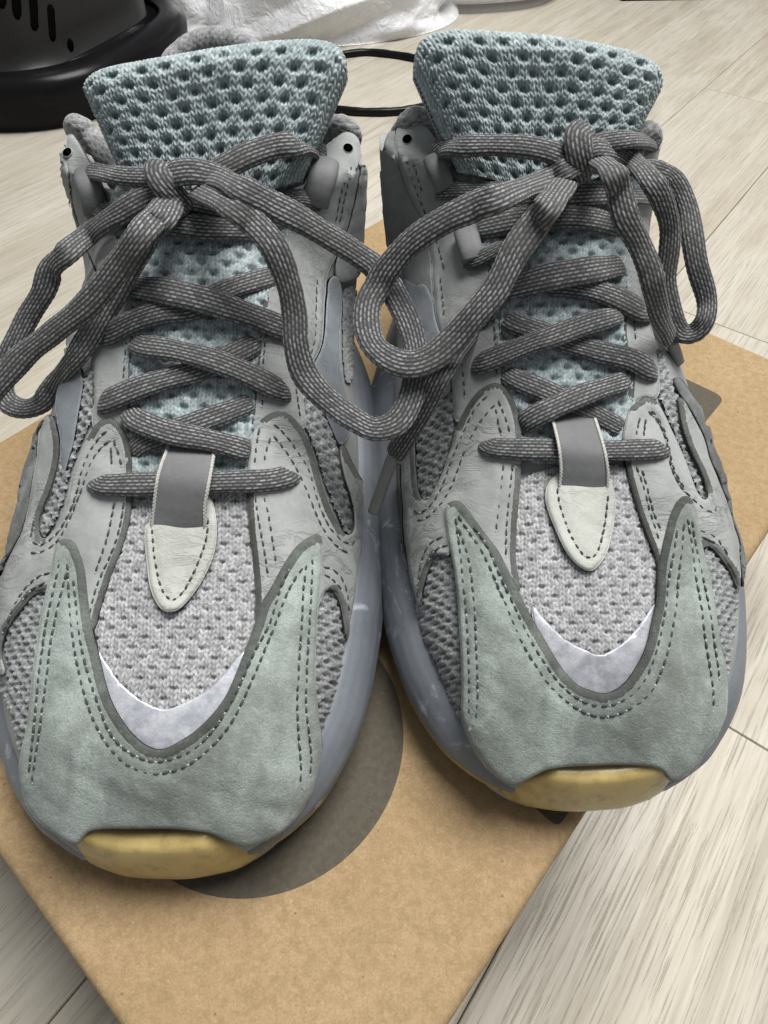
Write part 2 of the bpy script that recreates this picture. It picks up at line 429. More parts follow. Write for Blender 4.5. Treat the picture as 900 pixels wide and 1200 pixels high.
def panel(ft, name, poly, parent, mats, h0, th, bevel=4., step=5., thick=None, grooves=(), it=2, bvh=None, lump=.03, label=None):
    """a cut piece laid over the shoe: traced outline, real thickness, rounded edge, stitched grooves"""
    B_ = resample(chaikin(poly, it), min(step, 4.))
    lo, hi = B_.min(0), B_.max(0)
    gx, gy = np.meshgrid(np.arange(lo[0], hi[0], step), np.arange(lo[1], hi[1], step * .87))
    gx = gx + (np.arange(gx.shape[0]) % 2)[:, None] * step * .5
    G = np.stack([gx.ravel(), gy.ravel()], 1)
    G = G[inside(G, B_)]
    rings = []
    nb = np.roll(B_, -1, 0) - np.roll(B_, 1, 0); nb = np.stack([-nb[:, 1], nb[:, 0]], 1); nb /= np.linalg.norm(nb, axis=1)[:, None] + 1e-9
    area_ = np.sum(B_[:, 0] * np.roll(B_[:, 1], -1) - np.roll(B_[:, 0], -1) * B_[:, 1])
    if area_ < 0: nb = -nb
    offs = [bevel * .3, bevel * .65, bevel]
    if thick: offs += [thick[1] * .5, thick[1] * .8, thick[1]]
    for o_ in offs:
        R_ = B_ + nb * o_
        R_ = R_[inside(R_, B_)]
        R_ = R_[seg_dist(R_, B_, True) > o_ * .93]
        rings.append(R_)
    mx = max(offs)
    G = G[seg_dist(G, B_, True) > bevel + step * .45]
    pts = np.concatenate([B_] + rings + [G])
    key = np.round(pts / 1.2).astype(int); _, ui = np.unique(key, axis=0, return_index=True)
    keep = np.zeros(len(pts), bool); keep[ui] = True; keep[:len(B_)] = True
    pts = pts[keep]; nB = len(B_)
    edges = [(i, (i + 1) % nB) for i in range(nB)]
    r = delaunay_2d_cdt([Vector(p) for p in pts.tolist()], edges, [], 0, 1e-4)
    P2 = np.array([tuple(v) for v in r[0]]); F = [tuple(f) for f in r[2]]
    tri = np.array(F); cen = P2[tri].mean(1)
    tri = tri[inside(cen, B_)]
    a = P2[tri]; cr = (a[:, 1, 0] - a[:, 0, 0]) * (a[:, 2, 1] - a[:, 0, 1]) - (a[:, 1, 1] - a[:, 0, 1]) * (a[:, 2, 0] - a[:, 0, 0])
    tri[cr > 0] = tri[cr > 0][:, ::-1]            # pixel y runs down: turn faces towards the lens
    dB = seg_dist(P2, B_, True)
    h = .35 + .65 * prof(dB / bevel)
    fm = np.zeros(len(tri), int)
    if thick:
        line = np.concatenate([chaikin(l, 2, False) for l in thick[0]]) if len(thick[0]) == 1 else None
        dT = np.min([seg_dist(P2, chaikin(l, 2, False)) for l in thick[0]], axis=0)
        h = np.minimum(h, .25 + .75 * prof(dT / thick[1]))
        dj = np.min([seg_dist(cen[inside(cen, B_)], chaikin(l, 2, False)) for l in thick[0]], axis=0)
        fm[dj < thick[1] * .78] = 1
    h = h0 + th * h
    for g in grooves:
        h = h - .035 * np.exp(-(seg_dist(P2, chaikin(g, 2, False)) / 3.2)**2)
    HN = [ft.raised(x, y, hh, bvh) for (x, y), hh in zip(P2, h)]
    Q = np.array([a_[1] for a_ in HN]); N = np.array([a_[2] for a_ in HN])
    V = Q + N * (h + lump * wob(Q, 2.2) + lump * .5 * wob(Q, 5.1, 3.))[:, None]
    # the cut edge runs down into the layer underneath
    onb = [int(np.argmin(((P2 - b)**2).sum(1))) for b in B_]
    sk = Q[onb] - N[onb] * .12 
    n0 = len(V); V = np.concatenate([V, sk])
    faces = tri.tolist()
    for i in range(nB):
        j = (i + 1) % nB
        q = [onb[i], onb[j], n0 + j, n0 + i]
        faces.append(q if area_ < 0 else q[::-1])
    fm = np.concatenate([fm, np.ones(len(faces) - len(fm), int)])
    o = link_mesh(name, V, faces, mats, parent, True, fm)
    if label: o['label'] = label
    return o

def stitches(ft, lines, parent, h, mat_a=None, mat_b=None, pitch=11., ln=6.5, r=.05, bvh=None, name='stitching'):
    V, F, M = [], [], []
    rnd = random.Random(len(lines))
    def capsule(p, q, n, rad, m):
        d = q - p; L = np.linalg.norm(d)
        if L < 1e-4 or L > 1.2: return
        d = d / L; s_ = np.cross(d, n); s_ /= np.linalg.norm(s_) + 1e-9; u_ = np.cross(s_, d)
        b0 = len(V)
        for t, rr, up in ((0, .35, -.4), (.18, .9, .35), (.5, 1.0, .55), (.82, .9, .35), (1, .35, -.4)):
            for a in range(6):
                an = a / 6 * 2 * math.pi
                V.append(p + d * L * t + rad * (rr * (math.cos(an) * s_ + .8 * math.sin(an) * u_) + up * u_))
        for i in range(4):
            for a in range(6):
                F.append([b0 + i * 6 + a, b0 + i * 6 + (a + 1) % 6, b0 + i * 6 + 6 + (a + 1) % 6, b0 + i * 6 + 6 + a]); M.append(m)
    for l in lines:
        l = resample(chaikin(l, 2, False), pitch, False)
        for i in range(len(l) - 1):
            d = (l[i + 1] - l[i]) / np.linalg.norm(l[i + 1] - l[i])
            nn = np.array([-d[1], d[0]]) * rnd.uniform(-.6, .6)
            k_ = ln * rnd.uniform(.85, 1.15)
            p0, q0, n0 = ft.raised(*(l[i] + nn), h, bvh); p1, q1, n1 = ft.raised(*(l[i] + d * k_ - nn), h, bvh)
            if max(abs(np.array(proj(p0)) - l[i])) > 4 or n0 @ (EYE - p0) < .12 * np.linalg.norm(EYE - p0): continue
            capsule(p0, p1, n0, r, 0)
            if rnd.random() < .75:
                p2, q2, n2 = ft.raised(*(l[i] + d * (k_ + .3)), h - .008, bvh); p3, q3, n3 = ft.raised(*(l[i] + d * (pitch - .3)), h - .008, bvh)
                capsule(p2, p3, n2, r * .7, 1)
    o = link_mesh(name, np.array(V), F, [mat_a or STD, mat_b or STL], parent, True, M)
    o['kind'] = 'stuff'
    return o

# ------------------------------------------------------------------ knit surfaces
def stitch_field(u, v, wale=.16, course=.13, seed=0):
    """V-shaped knit loops: height 0..1 and a random tone for each loop"""
    cu = u / wale; iu = np.floor(cu); fu = cu - iu - .5
    ph = v / course + .9 * np.abs(fu) * 2 + .37 * np.sin(iu * 12.9)
    iv = np.floor(ph); fv = ph - iv
    hgt = np.maximum(0, np.sin(np.pi * np.clip(np.abs(fu) * 2, 0, 1)))**.6 * (.25 + .75 * np.sin(np.pi * fv)**.8)
    rn = np.sin(iu * 127.1 + iv * 311.7 + np.sign(fu) * 57.3 + seed) * 43758.5453
    return hgt, rn - np.floor(rn)
def pits(u, v, pu, pv, ru, rv, jit=.12):
    row = np.round(v / pv); off = (row % 2) * .5
    cu = np.round(u / pu - off) + off
    jx = jit * np.sin(row * 7.3 + cu * 3.1); jy = jit * np.sin(row * 2.7 - cu * 5.3)
    du = (u / pu - cu - jx * .5) * pu / ru; dv = (v / pv - row - jy * .5) * pv / rv
    # rounded diamond-ish openings; pick the nearest of the two staggered rows
    best = du**2 + dv**2
    for dr in (-1, 1):
        r2 = row + dr; o2 = (r2 % 2) * .5; c2 = np.round(u / pu - o2) + o2
        d2 = ((u / pu - c2) * pu / ru)**2 + ((v / pv - r2) * pv / rv)**2
        best = np.minimum(best, d2)
    return np.exp(-best**1.3)
def knit(ft, name, poly, parent, mat, h0, step=1.5, pit=None, sh=.05, pd=.12, wale=.16, course=.13, fuzz=0., bvh=None, vs_=1.15):
    P_ = resample(chaikin(poly, 2), 5.)
    lo, hi = P_.min(0) - 2, P_.max(0) + 2
    xs = np.arange(lo[0], hi[0], step); ys = np.arange(lo[1], hi[1], step)
    X, Y = np.meshgrid(xs, ys); pp = np.stack([X.ravel(), Y.ravel()], 1)
    ins = inside(pp, P_)
    need = ins.reshape(X.shape).copy()
    need[1:] |= ins.reshape(X.shape)[:-1]; need[:-1] |= ins.reshape(X.shape)[1:]
    need[:, 1:] |= need[:, :-1].copy(); need[:, :-1] |= need[:, 1:].copy()
    idx = np.full(X.size, -1); sel = np.flatnonzero(need.ravel()); idx[sel] = np.arange(len(sel))
    HN = [ft.hit(x, y, bvh) for x, y in pp[sel]]
    Q = np.array([a[0] for a in HN]); N = np.array([a[1] for a in HN])
    u = (Q[:, 0] - ft.ox); v = Q[:, 1] * vs_ + Q[:, 2] * .35
    u = u + .03 * np.sin(v * 2.1) + .02 * np.sin(v * 5 + u * 3)
    hgt, rn = stitch_field(u, v, wale, course)
    h = h0 + sh * hgt; pt = np.zeros(len(u))
    if pit:
        pt = pits(u, v, *pit); h = h - pd * pt
    if fuzz: h = h + fuzz * wob(Q, 9.) * .6 + fuzz * wob(Q, 21., 2.) * .6
    V = Q + N * h[:, None]
    f = grid_faces(*X.shape); f = idx[f]; f = f[(f >= 0).all(1)][:, ::-1]
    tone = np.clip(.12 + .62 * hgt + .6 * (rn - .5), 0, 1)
    return link_mesh(name, V, f, mat, parent, True, None, {'tone': tone, 'pit': np.clip((pt - .55) * 1.9, 0, 1) * .8})

# ------------------------------------------------------------------ laces
def spline(P, step):
    P = np.asarray(P, float)
    if len(P) == 2: P = np.array([P[0], P.mean(0), P[1]])
    Q = np.concatenate([[2 * P[0] - P[1]], P, [2 * P[-1] - P[-2]]])
    out = []
    for i in range(1, len(Q) - 2):
        a, b, c, d = Q[i - 1:i + 3]; n = max(4, int(np.linalg.norm(c - b) / (step * .5)))
        t = np.linspace(0, 1, n, endpoint=False)[:, None]
        out.append(.5 * ((2 * b) + (c - a) * t + (2 * a - 5 * b + 4 * c - d) * t**2 + (3 * b - a - 3 * c + d) * t**3))
    out.append(P[-1:])
    return resample(np.concatenate(out), step, False)
def lace_pts(ft, pts):
    """pixel, height z (or None) and lift above the shoe -> points in space, never sunk into the upper"""
    out = []
    for q in pts:
        px, py, z, lift = (list(q) + [None, .25])[:4] if len(q) < 4 else q
        d = ray(px, py); dn = d / np.linalg.norm(d)
        best = None
        h = ft.bl.ray_cast(Vector(EYE), Vector(dn))
        if h[0] is not None: best = h[3] - lift / max(.45, -h[1].dot(Vector(dn)) if h[1].dot(Vector(dn)) < 0 else h[1].dot(Vector(dn)))
        if z is not None:
            t = (z - CAM_H) / dn[2]
            best = t if best is None else min(best, t)
        if best is None:
            p, n = ft.hit(px, py, ft.bl); out.append(p + n * lift); continue
        out.append(EYE + dn * best)
    return np.array(out)
def tube(name, C_, parent, mat, w, t, up=None, K=80, step=.03, weave=True, taper=(.25, .25), amp=.018, cols=16, slen=.19, sub=True, seed=0):
    C_ = spline(C_, step); n = len(C_)
    T = np.gradient(C_, axis=0); T /= np.linalg.norm(T, axis=1)[:, None] + 1e-9
    if up is None:
        U0 = EYE - C_; U0 /= np.linalg.norm(U0, axis=1)[:, None]; U0 = U0 * .6 + np.array([0, 0, .4])
    elif callable(up): U0 = up(C_)
    else: U0 = np.tile(np.array(up, float), (n, 1))
    S = np.cross(T, U0); S /= np.linalg.norm(S, axis=1)[:, None] + 1e-9
    for i in range(1, n):
        if S[i] @ S[i - 1] < 0: S[i] = -S[i]
    for _ in range(12): S[1:-1] = (S[:-2] + S[1:-1] * 2 + S[2:]) / 4
    S -= (S * T).sum(1)[:, None] * T; S /= np.linalg.norm(S, axis=1)[:, None] + 1e-9
    N = np.cross(S, T)
    L = np.concatenate([[0], np.cumsum(np.linalg.norm(np.diff(C_, axis=0), axis=1))])
    th = np.linspace(0, 2 * math.pi, K, endpoint=False)
    tf = np.linspace(0, 2 * math.pi, 721); fx = w / 2 * np.sign(np.cos(tf)) * np.abs(np.cos(tf))**.75; fy = t / 2 * np.sign(np.sin(tf)) * np.abs(np.sin(tf))**.85
    al = np.concatenate([[0], np.cumsum(np.hypot(np.diff(fx), np.diff(fy)))]); al /= al[-1]
    ua = np.linspace(0, 1, K, endpoint=False); th = np.interp(ua, al, tf)        # even spacing round the flat oval
    cs, sn = np.cos(th), np.sin(th)
    ex = np.sign(cs) * np.abs(cs)**.75; ey = np.sign(sn) * np.abs(sn)**.85
    s = L[:, None]; wv = 1 + .05 * np.sin(s * 1.7 + seed) + .03 * np.sin(s * 4.1 + seed * 2)
    tp = np.ones(n)
    if taper[0] > 0: tp *= .45 + .55 * prof(L / taper[0])
    if taper[1] > 0: tp *= .45 + .55 * prof((L[-1] - L) / taper[1])
    u = ua[None, :] * cols; iu = np.floor(u); fu = u - iu
    sg = np.where(iu % 2 == 0, 1., -1.)
    ph = s / slen + (iu % 2) * .5 + .45 * sg * (fu - .5) + .08 * np.sin(iu * 5.1 + seed); iv = np.floor(ph); fv = ph - iv
    hb = np.sin(np.pi * fu)**2.2 * np.sin(np.pi * fv)**.6
    rn = np.sin(iu * 127.1 + iv * 311.7 + seed * 17.3) * 43758.5453; rn = rn - np.floor(rn)
    d = amp * hb if weave else 0 * hb
    W = tp[:, None] * wv
    X = (w / 2 * ex[None, :] * W + d * cs[None, :]); Y = (t / 2 * ey[None, :] * W + d * sn[None, :])
    V = C_[:, None, :] + S[:, None, :] * X[..., None] + N[:, None, :] * Y[..., None]
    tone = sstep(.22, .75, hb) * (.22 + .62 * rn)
    f = grid_faces(n, K, wrap_m=True).tolist()
    V = V.reshape(-1, 3); tone = tone.ravel(); nv = len(V)
    V = np.concatenate([V, C_[:1], C_[-1:]]); tone = np.concatenate([tone, [.1, .1]])
    for k in range(K):
        f.append([nv, (k + 1) % K, k]); f.append([nv + 1, nv - K + k, nv - K + (k + 1) % K])
    # outward faces
    o = link_mesh(name, V, f, mat, parent, True, None, {'tone': tone, 'pit': np.zeros(len(V))})
    return o

# ------------------------------------------------------------------ floor
def m_floor():
    k = NT('oak_print_vinyl', .42, 0, .4)
    oi = k.n('ShaderNodeObjectInfo')
    add = k.n('ShaderNodeVectorMath'); add.operation = 'ADD'
    sc = k.n('ShaderNodeVectorMath'); sc.operation = 'SCALE'; cmb = k.n('ShaderNodeCombineXYZ')
    k.l(oi.outputs['Random'], cmb.inputs[0]); k.l(oi.outputs['Random'], cmb.inputs[1]); k.l(cmb.outputs[0], sc.inputs[0]); sc.inputs[3].default_value = 37.
    k.l(k.tc.outputs['Object'], add.inputs[0]); k.l(sc.outputs[0], add.inputs[1])
    v = add.outputs[0]
    g1 = k.noise(1., 6, .62, k.coord((3.2, 60, 1), vec=v), .6)
    g2 = k.noise(1., 5, .7, k.coord((11, 330, 1), vec=v), .3)
    g3 = k.noise(1., 4, .6, k.coord((5, 14, 1), vec=v), 1.2)
    pores = k.noise(1., 4, .6, k.coord((20, 760, 1), vec=v), .1)
    a = k.mix(k.ramp(g1, [(.38, 0.), (.60, 1.)]), (.51, .472, .392), (.38, .34, .268))
    a = k.mix(k.math('MULTIPLY', k.ramp(g3, [(.40, 0.), (.62, 1.)]), .6), a, (.54, .515, .455))
    a = k.mix(k.math('MULTIPLY', k.ramp(g2, [(.47, 0.), (.67, 1.)]), .48), a, (.27, .24, .195))
    a = k.mix(k.math('MULTIPLY', k.ramp(pores, [(.565, 0.), (.62, 1.)]), .5), a, (.24, .215, .18))
    a = k.mix(k.math('MULTIPLY', oi.outputs['Random'], .35), a, (.41, .37, .305))
    k.color(a)
    k.rough(k.ramp(g2, [(.3, .36), (.7, .52)]))
    k.bump(k.math('SUBTRACT', k.math('MULTIPLY', g2, .4), k.math('MULTIPLY', k.ramp(pores, [(.55, 0.), (.68, 1.)]), .8)), .25, .8)
    return k.m
FLOOR = m_floor(); JOINT = m_plain('joint_dust', (.10, .085, .068), .9)
ang = math.atan2(.80, .60)
DX = np.array([math.cos(ang), math.sin(ang)]); NX = np.array([math.sin(ang), -math.cos(ang)])
fl = link_mesh('floor', [(-260, -120, -BOX_H - 1.2), (260, -120, -BOX_H - 1.2), (260, 330, -BOX_H - 1.2), (-260, 330, -BOX_H - 1.2)], [[0, 1, 2, 3]], JOINT, None, False)
fl['kind'] = 'structure'
PW, PL, CH = 12.9, 122., .045
def plank_mesh():
    x0, x1, y0, y1 = -PL / 2 + .02, PL / 2 - .02, -PW / 2 + .02, PW / 2 - .02
    V = []
    for i, z in ((0, -1.1), (0, -.08), (CH, 0)):
        V += [(x0 + i, y0 + i, z), (x1 - i, y0 + i, z), (x1 - i, y1 - i, z), (x0 + i, y1 - i, z)]
    f = [[8, 9, 10, 11]]
    for a in (0, 4):
        for k in range(4): f.append([a + k, a + (k + 1) % 4, a + 4 + (k + 1) % 4, a + 4 + k])
    me = bpy.data.meshes.new('floor_plank'); me.from_pydata((np.array(V) * CM).tolist(), [], f); me.materials.append(FLOOR); me.update()
    return me
pm = plank_mesh()
joint = {-2: 98.1, -1: 98.1, 0: 40., 1: 71., 2: 15.}
for r in range(-15, 16):
    c = -10.7 + (r + .5) * PW - PW * 0
    off = {-1: 98.1, 0: 52., 1: 20.}.get(r, (r * 47.3) % PL)
    for q in range(-3, 3):
        s_ = off + PL * (q + .5)
        if not -150 < s_ < 330: continue
        p = DX * s_ + NX * c
        if abs(p[0]) > 230 or p[1] < -90 or p[1] > 290: continue
        o = bpy.data.objects.new('floor_plank', pm); col.objects.link(o); o.parent = fl
        o.location = (p[0] * CM, p[1] * CM, -BOX_H * CM); o.rotation_euler = (0, 0, ang)

# ------------------------------------------------------------------ shoe box
def m_kraft():
    k = NT('kraft_card', .85, 0, .25)
    a = k.mix(k.ramp(k.noise(25, 5, .6), [(.35, 0.), (.7, 1.)]), (.40, .285, .163), (.345, .24, .13))
    a = k.mix(k.math('MULTIPLY', k.ramp(k.noise(420, 5, .7), [(.40, 0.), (.62, 1.)]), .6), a, (.25, .17, .085))
    a = k.mix(k.math('MULTIPLY', k.ramp(k.noise(1500, 4, .75), [(.44, 0.), (.62, 1.)]), .45), a, (.21, .14, .07))
    a = k.mix(k.math('MULTIPLY', k.ramp(k.noise(800, 3, .6), [(.60, 0.), (.72, 1.)]), .55), a, (.46, .35, .215))
    sp = k.voro(230, out=0); m_ = k.ramp(sp, [(.06, 1.), (.11, 0.)])
    pick = k.ramp(k.voro(230, out=1), [(.62, 0.), (.66, 1.)])
    a = k.mix(k.math('MULTIPLY', k.math('MULTIPLY', m_, pick), .75), a, (.17, .10, .045))
    k.color(a); k.bump(k.noise(600, 4, .7), .1, .6); return k.m
KRAFT = m_kraft()
def m_print():
    k = NT('dark_print_on_card', .8, 0, .25)
    a = k.mix(k.ramp(k.noise(500, 4, .7), [(.35, 0.), (.7, 1.)]), (.092, .080, .060), (.068, .058, .043))
    a = k.mix(k.math('MULTIPLY', k.ramp(k.noise(900, 3, .7), [(.62, 0.), (.74, 1.)]), .5), a, (.20, .17, .13))
    k.color(a); k.bump(k.noise(600, 4, .7), .1, .6); return k.m
PRINT = m_print()
CT, CR, CB, CL = np.array([1.687, 41.2]), np.array([21.94, 23.2]), np.array([-2.0, -4.0]), np.array([-22.48, 13.98])
def rbox(name, corners, z0, z1, rad, mat, parent, cr=.7):
    """a card tray: rounded vertical corners, soft top edge"""
    c = np.array(corners); K = 6; ring = []
    n = len(c)
    for i in range(n):
        p, a, b = c[i], c[i - 1], c[(i + 1) % n]
        da = (a - p) / np.linalg.norm(a - p); db = (b - p) / np.linalg.norm(b - p)
        for k in range(K):
            t = k / (K - 1); ring.append((p + da * cr * (1 - t)**2 + db * cr * t**2, -(da + db) / np.linalg.norm(da + db)))
    P0 = np.array([r[0] for r in ring]); cen = P0.mean(0); m = len(P0)
    nrm = []
    for i in range(m):
        t = P0[(i + 1) % m] - P0[i - 1]; q = np.array([t[1], -t[0]]); q /= np.linalg.norm(q)
        if q @ (P0[i] - cen) < 0: q = -q
        nrm.append(q)
    nrm = np.array(nrm)
    levels = [(0, z0)] + [(rad * (1 - math.cos(a)), z1 - rad + rad * math.sin(a)) for a in np.linspace(0, math.pi / 2, 6)] + [(rad + .05, z1), (rad + .12, z1)]
    V = []
    for ins, z in levels: V += [(*(P0[i] - nrm[i] * ins), z) for i in range(m)]
    f = grid_faces(len(levels), m, wrap_m=True).tolist(); f.append(list(range((len(levels) - 1) * m, len(levels) * m))); f.append(list(range(m))[::-1])
    return link_mesh(name, V, f, mat, parent, True)
bx = empty('shoe_box', (0, 18.6, -BOX_H))
tag(bx, 'brown kraft card shoe box with dark printed circle lying under both sneakers', 'box')
cs_ = [CT, CR, CB, CL]; mid_ = sum(cs_) / 4
rbox('box_base', [c + (mid_ - c) / np.linalg.norm(mid_ - c) * .35 for c in cs_], -BOX_H, -3.2, .05, KRAFT, bx)
lid = rbox('box_lid', cs_, -6.5, 0, .32, KRAFT, bx)
def flat(name, P, z, mat, parent):
    V = [(p[0], p[1], z) for p in P]; return link_mesh(name, V, [list(range(len(V)))], mat, parent, False)
pp = np.array([at(*q, 0)[:2] for q in ((475,830),(470,872),(440,950),(400,1010),(350,1045),(300,1057),(250,1052),(212,1031))])
M_ = np.c_[2 * pp, np.ones(len(pp))]; so = np.linalg.lstsq(M_, (pp**2).sum(1), rcond=None)[0]
rc = math.sqrt(so[2] + so[0]**2 + so[1]**2)
print('circle', so[:2], rc)
flat('printed_disc', [(so[0] + rc * math.cos(a), so[1] + rc * math.sin(a)) for a in np.linspace(0, 2 * math.pi, 96, endpoint=False)], .012, PRINT, lid)
ex = (CR - CT) / np.linalg.norm(CR - CT); ey = (CB - CR) / np.linalg.norm(CB - CR)
cn = at(850, 466, 0)[:2]
def rrect(c, e1, l1, e2, l2, r):
    out = []
    for (p, a, b) in ((c, e1, e2), (c - e1 * -l1, e2, -e1), (c + e1 * l1 + e2 * l2, -e1, -e2), (c + e2 * l2, -e2, e1)):
        pass
    pts = [(c, e2, e1), (c + e1 * l1, -e1, e2), (c + e1 * l1 + e2 * l2, -e2, -e1), (c + e2 * l2, e1, -e2)]
    for p, din, dout in pts:
        for t in np.linspace(0, 1, 6): out.append(p + din * r * (1 - t)**2 + dout * r * t**2)
    return out
flat('dark_block', rrect(cn, -ex, 9.5, ey, 4.6, .55), .010, PRINT, lid)
cn2 = at(654, 970, 0)[:2]
flat('dark_block', rrect(cn2, -ey, 5.2, -ex, 2.6, .25), .010, PRINT, lid)  # small dark quad by the right toe, same material as the disc
# ------------------------------------------------------------------ building one sneaker
def sheet_hit(px, py, y0, xc):
    d = ray(px, py); lo, hi = 8., 40.
    f = lambda t: (EYE + d * t)[1] - (y0 + ((EYE + d * t)[2] - 11.3) * .62 + .05 * ((EYE + d * t)[0] - xc)**2)
    for _ in range(40):
        m = (lo + hi) / 2
        if f(m) > 0: hi = m
        else: lo = m
    return EYE + d * lo
def tongue(ft, root, top, bot, y0, xc, thick=1.0):
    nu, nv = 270, 150
    top = np.array(top, float); top[:, 1] -= 8; top[:, 0] += np.where(top[:, 0] < top[:, 0].mean() - 120, -6, np.where(top[:, 0] > top[:, 0].mean() + 120, 6, 0))   # room for the rolled rim
    tp = resample(chaikin(top, 2, False), 1., False); bt = resample(np.array(bot, float), 1., False)
    a = np.linspace(0, 1, nu); b = np.linspace(0, 1, nv)
    def pick(c, a): return np.stack([np.interp(a, np.linspace(0, 1, len(c)), c[:, k]) for k in range(2)], 1)
    Tp, Bt = pick(tp, a), pick(bt, a)
    V = np.array([[sheet_hit(*(Tp[j] * (1 - bb) + Bt[j] * bb), y0, xc) for j in range(nu)] for bb in b])
    du = np.gradient(V, axis=1); dv = np.gradient(V, axis=0)
    N = np.cross(du, dv); N /= np.linalg.norm(N, axis=2)[..., None] + 1e-9
    if (N.reshape(-1, 3) @ (EYE - V.mean((0, 1)))).mean() < 0: N = -N
    Nm = N.mean((0, 1)); Nm /= np.linalg.norm(Nm)
    mid = V[nv // 2]; Lu = np.concatenate([[0], np.cumsum(np.linalg.norm(np.diff(mid, axis=0), axis=1))])
    cl = V[:, nu // 2]; Lv = np.concatenate([[0], np.cumsum(np.linalg.norm(np.diff(cl, axis=0), axis=1))])
    U_, W_ = np.meshgrid(Lu, Lv)
    de = np.minimum(np.minimum(U_, Lu[-1] - U_), W_)
    round_ = .75 * (1 - prof(de / .75))
    U_ = U_ + .03 * np.sin(W_ * 2.3) + .02 * np.sin(W_ * 6 + U_ * 2); W_ = W_ + .03 * np.sin(U_ * 1.9 + 1) + .02 * np.sin(U_ * 5.3)
    hgt, rn = stitch_field(U_, W_, .19, .18, 3.)
    pt = pits(U_ + .03 * (rn - .5), W_ + .03 * (rn - .5), .68, .38, .150, .125, .14) * sstep(.16, .42, de)
    rise = .09 * np.cos(2 * np.pi * W_ / .76) * np.cos(2 * np.pi * U_ / .68)
    h = .085 * hgt - .18 * pt + .06 * rise + .10 * np.sin(U_ * 1.1 + 1) * sstep(.2, 1.5, de)
    F_ = V - Nm * round_[..., None] + N * h[..., None]
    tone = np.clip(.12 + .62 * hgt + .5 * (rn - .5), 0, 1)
    pitv = np.clip((pt - .40) * 1.6, 0, .75)
    # rolled rim and back
    back = V - Nm * (thick + .3 + .2 * sstep(.1, 1.2, de))[..., None]
    P_ = np.concatenate([F_.reshape(-1, 3), back.reshape(-1, 3)])
    f = grid_faces(nv, nu); n0 = nu * nv
    fs = np.concatenate([f, f[:, ::-1] + n0]).tolist()
    def strip(ix):
        for p, q in zip(ix[:-1], ix[1:]): fs.append([int(p), int(q), int(q) + n0, int(p) + n0])
    strip(np.arange(nu)); strip(np.arange(nu - 1, nu * nv, nu)); strip(np.arange(nu * nv - 1, nu * nv - nu - 1, -1)); strip(np.arange(n0 - nu, -1, -nu))
    z0 = np.zeros(n0)
    o = link_mesh('tongue', P_, fs, TKNIT, root, True, None, {'tone': np.concatenate([tone.ravel(), z0 + .5]), 'pit': np.concatenate([pitv.ravel(), z0])})
    ft.tV = V; ft.tN = N
    nu2 = nu * nv
    ft.bt_v = V.reshape(-1, 3).tolist(); ft.bt_f = f.tolist()
    n1 = ft.U.shape[0] * ft.U.shape[1]
    ft.bl = BVHTree.FromPolygons(ft.LU.reshape(-1, 3).tolist() + ft.bt_v, ft.fu.tolist() + (f + n1).tolist())
    return o

def collar(ft, root, D):
    """one padded knit roll round the whole top line, from one front tip round the heel to the other"""
    fl_, fr_ = [np.array([at(*q) for q in p]) for p in D['collar']]
    lf = [(T_TL(y) + .36, y, T_TOP(y) - .02) for y in np.linspace(20.8, 28.2, 12)]
    rt = [(T_TR(y) - .36, y, T_TOP(y) - .02) for y in np.linspace(20.8, 28.2, 12)]
    he = [(T_TL(28.2) + 1.1, 29.0, T_TOP(29.) - .02), (-1.15, 29.35, T_TOP(29.4)), (T_TR(28.2) - .9, 29.0, T_TOP(29.) - .02)]
    C_ = spline(np.concatenate([fl_, ft.world(np.array(lf + he + rt[::-1])), fr_[::-1]]), .06); n = len(C_); K = 40
    for _ in range(14): C_[1:-1] = (C_[:-2] + 2 * C_[1:-1] + C_[2:]) / 4
    T = np.gradient(C_, axis=0); T /= np.linalg.norm(T, axis=1)[:, None]
    S = np.cross(T, [0, 0, 1.]); S /= np.linalg.norm(S, axis=1)[:, None]; N = np.cross(S, T)
    th = np.linspace(0, 2 * math.pi, K, endpoint=False)
    L = np.concatenate([[0], np.cumsum(np.linalg.norm(np.diff(C_, axis=0), axis=1))])
    u = th[None, :] * .42 + 0 * L[:, None]; v = L[:, None] + 0 * u
    hg, rn = stitch_field(v, u, .13, .12, 5.)
    pt = pits(v, u, .30, .17, .07, .05)
    R0 = .30 + .10 * sstep(2, 6, L) * sstep(2, 6, L[-1] - L) + .10 * np.exp(-((L - L[-1] / 2) / 1.6)**2)
    R = (R0 * (.5 + .5 * prof(np.minimum(L, L[-1] - L) / .4)))[:, None] + .04 * hg - .05 * pt
    V = C_[:, None] + R[..., None] * (np.cos(th)[None, :, None] * S[:, None] + np.sin(th)[None, :, None] * N[:, None])
    fs = grid_faces(n, K, wrap_m=True).tolist(); fs += [list(range(K)), list(range((n - 1) * K, n * K))]
    link_mesh('collar_lining', V.reshape(-1, 3), fs, CKNIT, root, True, None,
              {'tone': np.clip(.15 + .6 * hg + .5 * (rn - .5), 0, 1).ravel(), 'pit': np.clip(pt - .3, 0, 1).ravel()})
